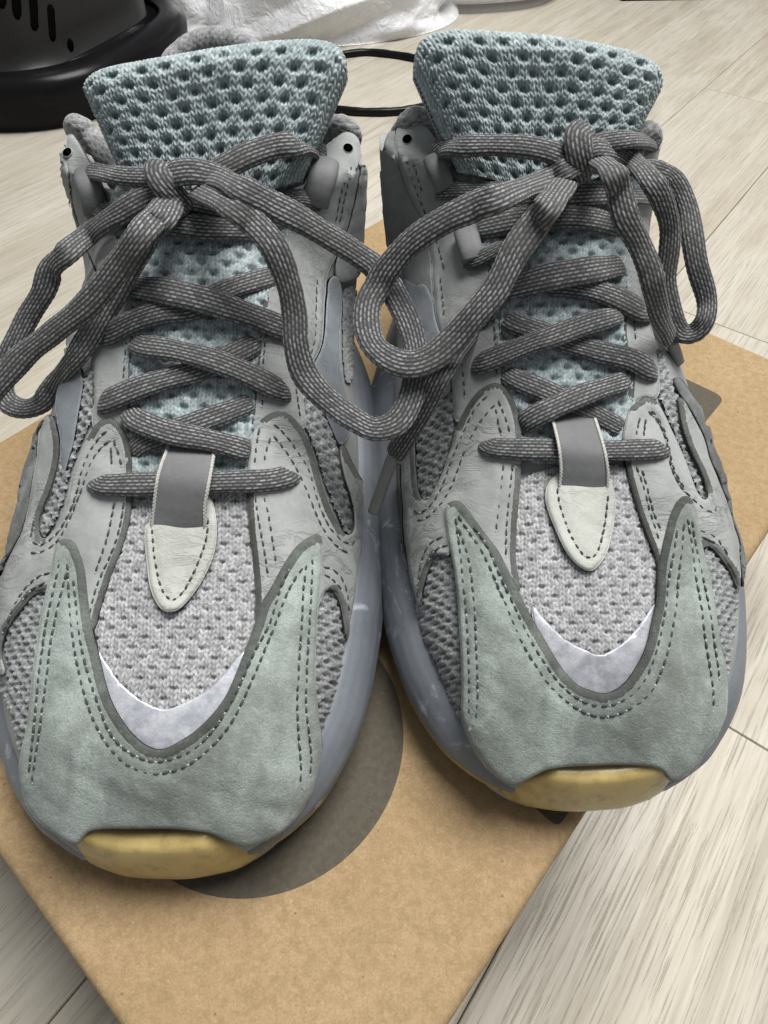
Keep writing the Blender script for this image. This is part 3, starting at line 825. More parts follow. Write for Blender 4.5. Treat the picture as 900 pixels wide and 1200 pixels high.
def bumper(ft, root):
    """gum toe guard wrapped round the front of the sole; its inner end tapers down into the tread line"""
    R = []
    pr = np.array([(.45, .78), (.14, .80), (-.04, .90), (-.08, 1.2), (.0, 1.75), (.14, 2.25), (.26, 2.58), (.36, 2.70), (.70, 2.76), (.95, 2.6), (1.1, 1.7), (.9, 1.0)])
    for s_ in np.linspace(-1, 1, 49):
        x = .14 + 2.2 * s_ + (.25 * (s_ - .7) / .3 if s_ > .7 else 0)
        yb = .02 + .42 * abs(s_)**2.6 + (.18 * ((s_ - .7) / .3)**2 if s_ > .7 else 0)
        top = 1 - .52 * sstep(.52, 1.0, s_) - .10 * sstep(.9, 1., -s_)
        end = .75 + .25 * prof((1 - abs(s_)) / (.035 if s_ < 0 else .08))
        z0 = .80 + .1 * abs(s_)**3
        R.append([(x + .12 * s_ * q[0], yb + q[0] * (.55 + .45 * end) + (1 - end) * .25, z0 + (q[1] - .80) * top) for q in pr])
    R = ft.world(np.array(R)); n, m = R.shape[:2]
    W = R.reshape(-1, 3); W = W + .018 * wob(W, 3.1)[:, None] * np.array([.3, 1, .8])
    fs = ft.flip(grid_faces(n, m, wrap_m=True)).tolist() + [list(range(m)), list(range((n - 1) * m, n * m))]
    o = link_mesh('toe_bumper', W, fs, GUM, root)
    md = o.modifiers.new('soften', 'SUBSURF'); md.levels = md.render_levels = 1

def shell(ft, root):
    n, m = ft.U.shape[:2]
    U = ft.U; Q = U.reshape(-1, 3)
    fs = ft.fu.tolist(); fs.append(list(range(m)) if ft.m < 0 else list(range(m))[::-1])
    fs.append(list(range((n - 1) * m, n * m)))
    o = link_mesh('upper', Q, fs, LEA2, root)
    M = ft.M; k = M.shape[1]
    fs = ft.fm.tolist(); fs.append(list(range(k))); fs.append(list(range((M.shape[0] - 1) * k, M.shape[0] * k)))
    W = M.reshape(-1, 3).copy()
    W += .02 * wob(W, 1.3)[:, None] * np.array([1, 0, .6])
    # the sculpted crease that waves along the sidewall
    yl = W[:, 1] - ft.oy; sd = np.sign(W[:, 0] - ft.ox)
    zc = 1.35 + .5 * np.sin(yl * .42 + 2.2)
    W[:, 0] -= sd * .16 * np.exp(-((W[:, 2] - zc) / .22)**2) * sstep(4, 7, yl)
    W[:, 0] += sd * .10 * np.exp(-((W[:, 2] - zc - .5) / .25)**2) * sstep(4, 7, yl)
    link_mesh('midsole', W, fs, MIDS, root)
    # gum outsole: a thin tread under the midsole
    out = []
    for y in YS[3:]:
        xl, xr, zs = T_XL(y), T_XR(y), T_ZS(y)
        q = min(1, (xr - xl) / 5.0); i_ = .22 * q
        out.append([(xl + i_ + .12, y, zs), (xl + i_, y, zs + .10), (xl + i_, y, zs + .30), (xl + i_ + .3, y, zs + .40),
                    (xr - i_ - .3, y, zs + .40), (xr - i_, y, zs + .30), (xr - i_, y, zs + .10), (xr - i_ - .12, y, zs)])
    out = ft.world(np.array(out)); n = len(out)
    fs = ft.flip(grid_faces(n, 8, wrap_m=True)).tolist(); fs += [list(range(8)), list(range((n - 1) * 8, n * 8))]
    link_mesh('outsole', out.reshape(-1, 3), fs, GUM, root, True)
    return o

def ribbon(ft, name, rows, parent, mat, th=.13):
    """a strap standing off the shoe: rows of (left px, right px, lift)"""
    Lp = np.array([[*r[0], r[2]] for r in rows], float); Rp = np.array([[*r[1], r[2]] for r in rows], float)
    A_ = spline(Lp, 1.6); B2 = resample(spline(Rp, 1.6), 1.6, False)
    n = len(A_); B2 = np.stack([np.interp(np.linspace(0, 1, n), np.linspace(0, 1, len(B2)), B2[:, k]) for k in range(3)], 1)
    m = 21; V = []; Nn = []
    for i in range(n):
        # the strap stands off the surface along one line, so both edges lift together
        for j in range(m):
            q = A_[i] * (1 - j / (m - 1)) + B2[i] * (j / (m - 1))
            d = ray(q[0], q[1]); d /= np.linalg.norm(d)
            h = ft.bu.ray_cast(Vector(EYE), Vector(d))
            p = np.array(h[0]); V.append(p - d * max(.05, q[2] + .04 * math.cos((j / (m - 1) - .5) * 3)))
    V = np.array(V).reshape(n, m, 3)
    for _ in range(3): V[1:-1] = (V[:-2] + 2 * V[1:-1] + V[2:]) / 4
    N = np.cross(np.gradient(V, axis=1), np.gradient(V, axis=0)); N /= np.linalg.norm(N, axis=2)[..., None]
    if (N * (EYE - V)).sum() < 0: N = -N
    ed = np.minimum(np.arange(m), m - 1 - np.arange(m)) / 2.
    T_ = V + N * (th * .5 * (.5 + .5 * prof(ed))[None, :, None]); Bk = V - N * th * .5
    P_ = np.concatenate([T_.reshape(-1, 3), Bk.reshape(-1, 3)]); f = grid_faces(n, m); n0 = n * m
    fs = np.concatenate([f, f[:, ::-1] + n0]).tolist()
    for i in range(n - 1):
        fs.append([i * m, (i + 1) * m, (i + 1) * m + n0, i * m + n0]); fs.append([i * m + m - 1, (i + 1) * m + m - 1, (i + 1) * m + m - 1 + n0, i * m + m - 1 + n0])
    for j in range(m - 1):
        fs.append([j, j + 1, j + 1 + n0, j + n0]); fs.append([(n - 1) * m + j, (n - 1) * m + j + 1, (n - 1) * m + j + 1 + n0, (n - 1) * m + j + n0])
    o = link_mesh(name, P_, fs, mat, parent, True)
    for j in (0, m - 1):
        tube('edge_cord', T_[::3, j] + N[::3, j] * .02, o, CORD, .065, .065, K=10, step=.02, cols=3, slen=.10, taper=(0, 0), amp=.03)
    return o
CORD = m_plain('edge_cord_thread', (.55, .55, .52), .8, .45, 2500)

def sneaker(ft, D, label):
    cx = float(ft.ox); root = empty('sneaker', (cx, ft.oy + 14, 0))
    tag(root, label, 'sneaker', 'the worn pair of grey and green sneakers')
    up = shell(ft, root)
    for p, k_ in D['sknit']: knit(ft, 'side_knit', p, root, SKNIT, .09 if k_ else .05, step=1.7, pit=(.34, .20, .10, .07), sh=.06 if k_ else .03, pd=.10 if k_ else .03, wale=.15, course=.14, fuzz=.03 if k_ else .01)
    knit(ft, 'vamp_knit', D['vamp'], root, VKNIT, .09, step=1.3, pit=(.62, .30, .11, .06), sh=.075, pd=.09, wale=.195, course=.18)
    knit(ft, 'tongue_base', D['tbase'], root, TKNIT, .15, step=1.5, pit=(.66, .38, .14, .11), sh=.06, pd=.13, wale=.19, course=.18)
    for p, h0, th in D['quarter']: panel(ft, 'quarter_panel', p, root, [D.get('qmat', BLUE), EDGE2], h0, th, 3, 6)
    for p in D['blue']: panel(ft, 'side_panel', p, root, [BLUE, EDGE2], .14, .07, 3, 5)
    for p in D['fuzz']: panel(ft, 'side_trim', p, root, [FUZZ, FUZZ], .10, .16, 5, 4, lump=.06)
    panel(ft, 'reflective_patch', D['refl'], root, [D.get('reflmat', REFL)] * 2, .17, .06, 3, 5, lump=.015)
    for p, g, tk in D['eyestay']:
        o = panel(ft, 'eyestay', p, root, [LEA2, EDGE2], .08, .12, 5, 5, thick=tk, grooves=g)
        if g: stitches(ft, g, o, .18, pitch=10, ln=7, r=.024)
    for p, g, tk in D['wing']:
        o = panel(ft, 'vamp_wing', p, root, [LEA, EDGE2], .16, .17, 4, 4.5, thick=tk, grooves=g)
        stitches(ft, g, o, .305, pitch=11, ln=7.5, r=.028)
    p, g, tk = D['cap']
    o = panel(ft, 'toe_cap', p, root, [TOE, EDGE], .26, .22, 4, 5, thick=tk, grooves=g, lump=.035)
    stitches(ft, g, o, .452, pitch=11.5, ln=8, r=.033)
    bumper(ft, root)
    p, g = D['tab']
    o = panel(ft, 'toe_tab', p, root, [TABM, EDGE2], .2, .18, 6, 4.5, grooves=[g])
    stitches(ft, [g], o, .355, pitch=10, ln=6.5, r=.03)
    t = tongue(ft, root, D['ttop'], D['tbot'], D['ty0'], D['txc'])
    ribbon(ft, 'lace_strap', D['strap'], root, STRAP)
    collar(ft, root, D)
    for p, w_ in D['loops']:
        C_ = lace_pts(ft, [(x, y, None, l) for x, y, l in p])
        tube('eyelet_loop', C_, root, STRAP, w_, .42, K=28, weave=False, taper=(.03, .03), step=.05)
    for (px, py) in D['holes']:
        q, n = ft.hit(px, py); 
        s_ = np.cross(n, [0, 1, 0]); s_ /= np.linalg.norm(s_); u_ = np.cross(n, s_)
        V = [q + n * .222]; K = 20
        for rr, hh in ((.12, .222), (.15, .228), (.17, .21), (.18, .12)):
            for k in range(K):
                a = 2 * math.pi * k / K; V.append(q + n * hh + rr * (s_ * math.cos(a) + u_ * math.sin(a)))
        fs = [[0, 1 + k, 1 + (k + 1) % K] for k in range(K)]; fm = [1] * K
        for r_ in range(3):
            for k in range(K):
                fs.append([1 + r_ * K + k, 1 + r_ * K + (k + 1) % K, 1 + (r_ + 1) * K + (k + 1) % K, 1 + (r_ + 1) * K + k]); fm.append(1 if r_ == 0 else 0)
        link_mesh('eyelet', np.array(V), fs, [LEA2, HOLE], root, True, fm)
    lc = None
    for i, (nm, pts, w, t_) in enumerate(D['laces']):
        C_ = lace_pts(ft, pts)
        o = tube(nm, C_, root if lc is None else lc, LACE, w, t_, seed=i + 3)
        if nm == 'lace_knot' and lc is None: lc = o
    for i, (p, q, w_) in enumerate(D.get('aglets', [])):
        C_ = np.array([p, q], float); C_ = np.stack([C_[0] * (1 - k) + C_[1] * k for k in np.linspace(0, 1, 8)])
        tube('aglet', C_, lc, AGLET, w_, w_ * .85, K=20, weave=False, taper=(.02, .02), step=.06)
    return root
WORN = m_plain('worn_midsole_paint', (.50, .52, .56), .5, .35, 160)
AGLET = m_plain('aglet_film', (.22, .22, .215), .35, .2, 120)
# ------------------------------------------------------------------ outlines read off the photograph, laid onto the two lasts
capA = [(64,640),(68,634),(76,631),(87,634),(93,644),(100,667),(104,707),(109,742),(115,764),(125,809),(137,836),(152,858),(171,875),(191,880),(215,866),(230,856),(252,834),(267,812),(280,780),(294,744),(301,724),(305,707),(317,689),(330,664),(343,644),(354,633),(370,625),(377,628),(378,642),(377,673),(373,707),(371,755),(369,800),(376,855),(380,888),(376,918),(356,948),(336,974),(291,996),(262,984),(240,974),(180,971),(108,971),(97,982),(90,993),(54,972),(30,945),(23,920),(21,890),(31,853),(36,804),(41,767),(45,733),(52,700),(59,673)]
capA_in = [(76,628),(87,634),(93,644),(100,667),(104,707),(109,742),(115,764),(125,809),(137,836),(152,858),(171,875),(191,880),(215,866),(230,856),(252,834),(267,812),(280,780),(294,744),(301,724),(305,707),(317,689),(330,664),(343,644),(354,633),(370,625),(382,628)]
capA_st = [[(79,660),(80,684),(82,715),(86,755),(91,782),(100,819),(110,846),(125,873),(144,894),(169,906),(186,908),(215,900),(230,891),(254,870),(276,841),(293,802),(303,780),(310,762),(323,731),(334,700),(345,678),(357,663)],
 [(86,680),(90,715),(94,753),(102,787),(115,826),(127,858),(144,878),(171,892),(188,894),(218,884),(235,873),(252,853),(267,831),(281,804),(291,780),(301,758),(317,731),(323,707),(332,680),(339,667)],
 [(70,660),(61,700),(52,738),(49,769),(45,795),(41,841),(37,878),(34,907)],
 [(78,671),(71,698),(63,733),(58,760),(55,795),(50,826),(45,866),(40,897),(38,919)],
 [(359,662),(355,693),(354,731),(351,767),(349,798),(348,829),(350,863),(353,895),(352,919)],
 [(366,655),(365,693),(362,744),(359,793),(358,829),(363,863),(365,888),(363,910)]]
wingAl = [(129,488),(138,494),(149,509),(154,533),(155,560),(155,590),(150,620),(142,644),(129,676),(118,711),(111,740),(100,742),(85,720),(66,700),(53,692),(40,695),(27,711),(13,729),(4,747),(1,766),(8,790),(-2,792),(-12,770),(-14,740),(-8,705),(2,676),(13,647),(27,622),(33,596),(38,564),(42,542),(45,513),(49,491),(59,484),(64,491),(69,513),(69,536),(64,558),(58,580),(50,596),(45,613),(47,629),(53,632),(62,622),(73,611),(76,596),(80,580),(84,558),(95,531),(104,509),(115,493)]
wingAl_tk = ([[(155,545),(155,590),(150,620),(142,644),(129,676),(118,711),(111,740)],[(104,509),(115,493),(129,487),(140,495),(149,509),(154,533)],[(64,488),(69,513),(69,536),(64,558),(58,580),(50,596),(46,613),(48,629)],[(53,691),(40,694),(27,710),(13,728),(4,746),(0,766)]],9.)
wingAl_st = [[(38,635),(44,641),(55,636),(69,624),(82,600),(90,578),(95,553),(104,531),(115,513),(127,503)],[(36,648),(49,648),(64,639),(75,624),(89,591),(98,567),(107,540),(120,522),(130,515)],
 [(133,515),(140,533),(143,549)],[(145,589),(142,613),(133,644),(118,675),(111,693),(105,722)],[(130,524),(131,544)],[(134,589),(127,627),(118,653),(111,673)],[(40,609),(36,631)],
 [(59,671),(44,675),(29,689),(18,707),(9,729),(3,742)],[(53,683),(40,687),(25,705)]]
wingAr = [(323,481),(339,484),(352,498),(363,518),(371,544),(377,569),(388,598),(401,622),(408,629),(414,622),(415,604),(412,584),(405,564),(399,542),(397,522),(403,520),(411,538),(421,555),(428,570),(430,600),(428,625),(425,646),(420,668),(418,696),(412,725),(408,752),(404,745),(403,729),(399,707),(392,693),(385,690),(379,695),(370,720),(320,740),(301,735),(299,724),(300,696),(297,660),(292,622),(290,580),(291,545),(294,515),(299,500),(308,489)]
wingAr_tk = ([[(290,560),(292,622),(297,660),(300,696),(299,730)],[(308,489),(323,480),(339,483),(352,497),(363,517),(371,543),(377,568),(388,597),(401,621)],[(403,519),(411,538),(421,555)],[(392,692),(399,706),(404,729),(404,750)]],9.)
wingAr_st = [[(304,502),(300,524),(298,547)],[(299,582),(303,611),(308,635),(312,658),(314,675)],[(317,513),(311,531),(309,544)],[(309,582),(315,604),(319,631),(324,662)],
 [(321,497),(337,511),(348,529),(359,544),(365,560),(370,582),(379,604),(388,622),(401,635),(414,640),(418,631)],[(321,511),(334,527),(345,544),(357,569),(365,589),(374,611),(385,631),(399,644),(410,649)],
 [(379,664),(392,667),(403,680),(408,698),(409,720)],[(380,673),(392,680),(401,692)]]
eyeAl = [(79,151),(90,162),(104,189),(111,197),(119,216),(126,240),(133,264),(141,290),(152,318),(160,350),(158,393),(155,440),(154,476),(153,512),(140,522),(120,512),(106,500),(110,470),(108,440),(106,420),(112,395),(121,370),(124,345),(115,320),(103,296),(92,270),(86,240),(80,210),(76,180)]
eyeAl_st = [[(148,400),(146,425),(145,440),(142,465)],[(108,428),(110,450),(109,475)],[(79,204),(84,227),(80,240),(88,262)]]
eyeAr = [(405,153),(418,158),(423,170),(422,200),(414,240),(405,275),(395,300),(383,320),(381,350),(379,387),(376,409),(364,431),(352,450),(357,475),(360,505),(345,500),(325,490),(305,500),(294,515),(294,476),(297,453),(300,420),(303,387),(310,349),(322,312),(338,268),(354,224),(362,205),(372,185),(379,175),(392,162)]
eyeAr_st = [[(311,390),(309,420),(307,440),(308,460),(307,478)],[(372,327),(370,364),(370,398),(363,418)],[(347,455),(350,475),(352,490)],[(404,210),(398,235),(393,262)],[(412,195),(404,232),(398,262)]]
quarA = [([(76,165),(80,195),(86,235),(92,268),(103,296),(112,320),(118,340),(112,370),(95,410),(80,430),(74,425),(76,390),(78,340),(73,300),(70,262),(66,230),(67,200),(71,175)],.05,.12),
 ([(424,192),(431,196),(435,206),(434,240),(431,290),(428,320),(410,332),(392,332),(393,305),(405,278),(415,242),(422,205)],.05,.12)]
blueA = [[(85,410),(98,440),(96,460),(92,485),(86,520),(80,540),(74,560),(70,540),(71,515),(66,490),(64,470),(72,440)],
 [(385,325),(398,322),(402,345),(400,370),(398,400),(400,440),(408,470),(413,500),(404,520),(396,522),(388,500),(374,468),(360,440),(377,411),(381,387),(383,350)]]
fuzzA = [[(48,488),(45,513),(42,542),(38,564),(33,596),(27,622),(13,647),(2,676),(-8,700),(-16,690),(-8,650),(2,612),(14,578),(26,545),(37,505),(42,492)],
 [(428,560),(433,590),(436,627),(433,655),(428,675),(424,700),(419,716),(418,696),(420,668),(426,644),(429,622),(430,595)]]
vampA = [(140,545),(305,545),(308,620),(312,700),(303,750),(275,800),(230,840),(192,848),(150,825),(112,775),(98,740),(110,690),(130,640),(145,600)]
reflA = [(113,752),(120,772),(128,781),(137,797),(159,817),(181,829),(196,832),(213,825),(230,817),(247,807),(267,786),(284,762),(294,765),(285,800),(262,835),(230,868),(191,893),(160,883),(135,855),(115,810),(105,765)]
tbaseA = [(130,190),(360,190),(330,310),(312,349),(310,387),(306,453),(302,520),(300,564),(150,564),(148,530),(148,440),(150,393),(152,350),(142,310)]
tabA = ([(168,622),(172,660),(174,682),(180,702),(189,715),(200,719),(213,713),(231,691),(244,668),(252,648),(255,625),(253,598),(247,582),(238,572),(200,575),(185,590),(177,608)],
 [(177,610),(179,627),(180,647),(183,664),(188,689),(197,703),(204,705),(215,694),(224,678),(235,653),(243,630),(244,605)])
strapA = [((200,518),(250,520),.12),((197,528),(251,528),.42),((190,545),(248,548),.72),((185,564),(244,570),.82),((182,588),(240,594),.62),((180,606),(240,610),.42),((179,617),(240,618),.30),((180,622),(240,622),.22)]
bumpA = [(98,984),(105,976),(128,975),(160,977),(210,977),(244,979),(262,987),(285,996),(303,1003),(285,1014),(255,1021),(205,1029),(160,1028),(110,1019),(94,1011)]
sknA = [([(120,480),(104,500),(84,550),(76,590),(62,622),(50,632),(44,620),(50,596),(60,570),(70,530),(80,490),(95,450),(112,430),(118,450)],1),
 ([(70,690),(40,690),(15,720),(0,750),(-4,790),(12,815),(22,850),(30,890),(50,880),(60,780)],1),
 ([(345,480),(365,515),(380,570),(400,620),(412,632),(418,610),(408,570),(398,540),(396,520),(385,500),(372,470),(355,455)],1),
 ([(372,690),(388,688),(405,710),(408,750),(400,775),(390,810),(378,860),(370,870),(362,800),(366,740)],1),
 ([(400,335),(416,335),(420,370),(416,420),(408,455),(402,440),(400,390)],0)]
ttopA = [(97,112),(98,98),(106,87),(126,78),(160,71),(200,64),(250,55),(300,48),(345,45),(372,46),(390,54),(399,68),(400,90)]
tbotA = [(142,222),(200,226),(260,226),(320,222),(352,210)]
loopsA = [([(100,202,.34),(104,217,.42),(108,236,.42),(111,251,.32)],.66),([(382,189,.34),(378,206,.42),(373,224,.42),(369,241,.32)],.82)]
LW, LT = .63, .27
lacesA = [
 ('lace_knot', [(190,192,None,.75),(186,203,None,1.05),(194,218,None,1.15),(208,234,None,1.0),(221,248,None,.7)], 0.76, 0.34),
 ('lace_strand', [(112,564,None,.05),(120,568,None,.40),(150,568,None,.42),(200,567,None,.45),(260,565,None,.45),(310,563,None,.42),(334,559,None,.36),(342,556,None,.05)], 0.62, 0.29),
 ('lace_strand', [(155,530,None,.1),(170,519,None,.25),(205,505,None,.3),(250,489,None,.3),(296,472,None,.12)], LW, LT),
 ('lace_strand', [(151,482,None,.15),(162,493,None,.42),(200,507,None,.62),(250,517,None,.62),(293,529,None,.3)], LW, LT),
 ('lace_strand', [(119,474,None,.05),(130,468,None,.36),(169,452,None,.42),(228,435,None,.36),(267,419,None,.3),(302,402,None,.12)], LW, LT),
 ('lace_strand', [(157,402,None,.15),(170,406,None,.42),(206,411,None,.65),(254,424,None,.68),(296,441,None,.48),(326,456,None,.36),(338,461,None,.05)], LW, LT),
 ('lace_strand', [(121,396,None,.05),(132,389,None,.36),(157,376,None,.42),(189,366,None,.40),(225,361,None,.36),(272,338,None,.3),(325,322,None,.15)], LW, LT),
 ('lace_strand', [(148,333,None,.2),(165,337,None,.42),(193,341,None,.62),(237,351,None,.68),(281,365,None,.55),(326,382,None,.38),(336,387,None,.1)], .72, LT),
 ('lace_strand', [(150,253,None,.3),(200,262,None,.5),(250,268,None,.5),(310,270,None,.3)], LW, LT),
 ('lace_strand', [(160,285,None,.2),(205,240,None,.5),(260,245,None,.5),(330,262,None,.3)], LW, LT),
 ('lace_strand', [(103,200,None,.45),(115,202,None,.55),(135,205,None,.6),(160,207,None,.7),(186,207,None,.8)], 0.56, 0.24),
 ('lace_strand', [(103,247,None,.25),(116,247,None,.35),(135,247,None,.4),(165,245,None,.5)], 0.50, 0.24),
 ('lace_strand', [(382,183,None,.3),(366,177,None,.5),(345,170,None,.62),(320,172,None,.68),(290,182,None,.75),(262,196,None,.8),(232,208,None,.8)], 0.64, 0.26),
 ('lace_strand', [(376,240,None,.15),(362,233,None,.3),(345,232,None,.4),(310,240,None,.45)], 0.52, 0.24),
 ('lace_bow_loop', [(212,228,None,.9),(178,229,None,1.05),(139,250,None,1.0),(105,274,None,.8),(78,296,10.4,.5),(60,316,9.8,.4),(50,343,9.2,.4),(32,373,8.5,.4),(17,403,7.9,.4),(6,432,7.3,.4),(2,455,6.9,.4),(10,472,6.6,.4),(28,479,6.6,.4),(48,472,6.9,.4),(66,449,7.5,.4),(88,419,8.3,.5),(106,392,9.0,.5),(127,355,9.9,.6),(150,315,10.7,.7),(172,280,11.4,.9),(193,254,12.0,.9),(204,238,None,.4)], 0.67, 0.24),
 ('lace_end', [(210,222,None,.5),(203,233,None,1.05),(190,248,None,1.25),(166,273,12.0,1.15),(138,313,11.2,1.1),(104,355,10.3,1.0),(64,388,9.4,.9),(28,417,8.6,.8),(2,445,8.0,.8),(-28,480,7.2,.8)], 0.70, 0.27),
 ('lace_bow_loop', [(196,205,None,.95),(225,201,None,1.1),(252,207,None,1.15),(283,221,12.9,1.1),(317,239,12.5,1.0),(350,256,12.1,.9),(383,276,11.6,.8),(417,297,11.0,.7),(444,318,10.5,.7),(466,352,10.0,.7),(482,388,9.6,.7),(488,425,9.2,.7),(482,465,8.7,.6),(466,494,8.3,.6),(440,503,8.1,.5),(417,493,8.2,.5),(392,476,8.4,.5),(370,456,8.8,.5),(355,434,9.2,.5),(347,403,9.8,.6),(345,368,10.4,.7),(338,332,11.1,.8),(321,290,11.9,.9),(297,262,12.3,.95),(268,240,12.6,1.0),(232,222,None,.85)], 0.68, 0.24),
]
DA = dict(collar=[[(142,222,10.65),(130,198,11.05),(118,177,11.45),(107,160,11.65),(98,150,11.85),(91,147,11.85),(89,152,11.45)],[(352,205,10.65),(362,176,11.15),(374,160,11.55),(388,149,11.85),(401,147,11.95),(410,153,11.85),(412,163,11.45)]], sknit=sknA, vamp=vampA, tbase=tbaseA, quarter=quarA, blue=blueA, fuzz=fuzzA, refl=reflA, qmat=LEA2,
 eyestay=[(eyeAl, eyeAl_st, ([[(152,318),(160,350),(158,393),(155,440),(154,476),(153,512)]],7.)), (eyeAr, eyeAr_st, ([[(310,349),(303,387),(300,420),(297,453),(294,476),(293,515)]],7.))],
 wing=[(wingAl, wingAl_st, wingAl_tk), (wingAr, wingAr_st, wingAr_tk)], cap=(capA, capA_st, ([capA_in], 14.)), bumper=bumpA, tab=tabA, strap=strapA,
 ttop=ttopA, tbot=tbotA, ty0=18.9, txc=-5.1, loops=loopsA, holes=[(84,184),(407,179)], laces=lacesA)

capB = [(520,600),(522,592),(527,588),(535,586),(541,588),(554,604),(568,624),(583,642),(594,664),(608,693),(622,722),(640,752),(655,778),(668,795),(682,806),(697,811),(712,814),(731,803),(746,782),(758,758),(765,724),(768,712),(771,682),(771,664),(775,642),(780,622),(784,604),(791,589),(801,580),(809,582),(814,591),(817,604),(820,622),(824,644),(831,671),(834,680),(839,716),(843,746),(852,782),(854,810),(853,833),(843,858),(826,884),(804,910),(784,918),(776,900),(740,897),(690,897),(645,900),(620,912),(600,922),(577,904),(557,878),(547,863),(541,846),(540,826),(541,807),(540,770),(538,733),(535,697),(534,680),(531,660),(526,638),(522,616)]
capB_in = [(530,583),(541,588),(554,604),(568,624),(583,642),(594,664),(608,693),(622,722),(640,752),(655,778),(668,795),(682,806),(697,811),(712,814),(731,803),(746,782),(758,758),(765,724),(768,712),(771,682),(771,664),(775,642),(780,622),(784,604),(791,589),(801,579),(810,580)]
capB_st = [[(534,607),(539,642),(541,660),(543,690),(545,697),(547,726),(549,758),(550,790),(550,819),(550,841)],[(538,620),(546,642),(552,667),(554,690),(557,716),(558,755),(560,797),(560,821),(558,846)],
 [(537,604),(550,624),(563,642),(574,664),(588,697),(600,726),(611,753),(626,777),(640,799),(655,815),(680,834),(700,840),(717,840),(737,832),(756,819),(768,804),(778,780),(785,755),(790,726),(793,706),(795,682),(797,660),(800,635),(802,611)],
 [(555,617),(570,636),(583,668),(597,697),(609,724),(621,750),(635,772),(648,792),(662,808),(680,821),(699,828),(717,827),(733,820),(748,808),(760,790),(768,768),(775,740),(780,715),(782,690),(786,668),(790,645),(794,620)],
 [(806,608),(810,631),(814,672),(821,702),(824,731),(828,758),(833,787),(836,812),(836,831)],[(811,610),(817,650),(821,668),(827,689),(832,719),(837,750),(841,777),(843,797)]]
wingBl = [(576,448),(588,450),(597,458),(606,476),(611,501),(612,530),(611,550),(608,590),(605,620),(604,660),(612,695),(600,690),(580,660),(550,630),(530,640),(527,653),(519,649),(508,653),(501,669),(494,696),(492,715),(486,700),(478,665),(473,622),(471,578),(470,533),(474,505),(480,490),(486,500),(487,530),(488,560),(491,580),(499,589),(508,576),(517,558),(523,540),(528,527),(531,515),(536,498),(547,474),(561,457)]
wingBl_tk = ([[(536,498),(547,474),(561,456),(576,447),(588,449),(597,457),(606,476),(611,501),(612,530)],[(611,550),(608,590),(605,620),(604,660),(612,695)],[(486,500),(487,530),(488,560),(491,580)],[(508,652),(501,668),(494,696)]],9.)
wingBl_st = [[(571,464),(554,481),(544,506),(535,524),(525,551),(517,575),(501,598),(488,603),(482,595)],[(580,474),(562,494),(548,520),(541,538),(530,569),(519,589),(499,610),(485,610)],[(584,469),(593,491),(598,508)],[(581,479),(584,496),(588,510)],[(601,545),(597,578),(593,624),(593,653)],[(590,545),(586,584),(581,624)],
 [(519,629),(503,635),(494,655),(490,682)],[(525,639),(510,642),(499,664)]]
wingBr = [(757,464),(768,468),(778,482),(789,507),(798,527),(807,549),(815,573),(824,587),(829,584),(828,573),(820,551),(811,535),(802,513),(798,498),(795,478),(794,465),(800,465),(809,482),(824,509),(833,542),(847,573),(858,604),(865,631),(868,658),(868,690),(864,690),(857,670),(844,651),(833,640),(827,639),(818,650),(790,660),(774,672),(769,658),(764,644),(755,622),(747,598),(738,569),(733,544),(728,520),(733,490),(740,475)]
wingBr_tk = ([[(728,520),(733,544),(738,569),(747,598),(755,622),(764,644),(769,658),(773,672)],[(740,475),(757,463),(768,467)],[(794,465),(795,478),(798,498),(802,513),(811,535),(820,551),(828,573)],[(827,638),(834,640),(845,651),(858,669),(865,690)]],9.)
wingBr_st = [[(750,489),(745,511)],[(746,547),(754,569),(763,604),(773,635)],[(757,491),(754,511)],[(753,551),(760,578),(767,604),(775,622)],[(760,482),(773,493),(782,520),(785,544),(795,567),(802,575),(818,591),(829,600),(840,602),(839,591)],[(764,481),(778,500),(784,524),(789,551),(804,575)],[(820,622),(833,625),(844,635),(855,653)],[(822,629),(838,636)]]
eyeBl = [(476,134),(496,144),(508,158),(516,178),(524,196),(534,214),(544,238),(556,262),(568,290),(578,320),(586,359),(591,393),(592,430),(594,460),(585,470),(576,455),(560,465),(545,485),(533,500),(530,467),(528,425),(518,392),(510,376),(508,344),(505,296),(498,262),(481,232),(469,201),(462,169),(465,147)]
eyeBl_st = [[(477,185),(483,210),(491,232),(500,255)],[(485,188),(490,212),(496,228)],[(511,280),(517,300),(521,316)],[(516,325),(519,350),(521,372)],[(577,362),(580,390),(581,420),(582,442)],[(541,424),(544,450),(545,468)]]
eyeBr = [(738,230),(760,225),(768,240),(768,262),(763,285),(757,310),(754,338),(762,375),(769,405),(772,432),(775,460),(765,470),(755,464),(740,476),(734,488),(735,460),(737,440),(731,420),(727,401),(726,369),(728,326),(734,290),(733,260)]
eyeBr_st = [[(741,345),(743,370),(745,400)]]
quarB = [([(464,147),(462,169),(469,201),(481,232),(498,262),(505,296),(508,344),(510,376),(504,390),(494,370),(478,335),(462,300),(450,265),(447,225),(446,185),(452,158)],.05,.12)]
blueB = [[(470,318),(484,335),(498,330),(507,350),(511,380),(520,397),(527,430),(529,465),(515,460),(500,450),(490,420),(482,385),(474,350)]]
fuzzB = [[(795,440),(812,462),(828,492),(843,527),(856,567),(866,597),(875,628),(880,660),(874,685),(869,690),(868,658),(866,631),(858,604),(847,573),(833,542),(824,509),(809,482),(795,462),(788,445)],
 [(463,545),(467,590),(469,630),(476,670),(484,690),(478,665),(473,622),(471,578),(470,540)]]
vampB = [(598,555),(745,540),(752,600),(770,650),(778,690),(772,730),(745,765),(715,785),(690,785),(660,770),(630,735),(606,700),(598,670),(600,620)]
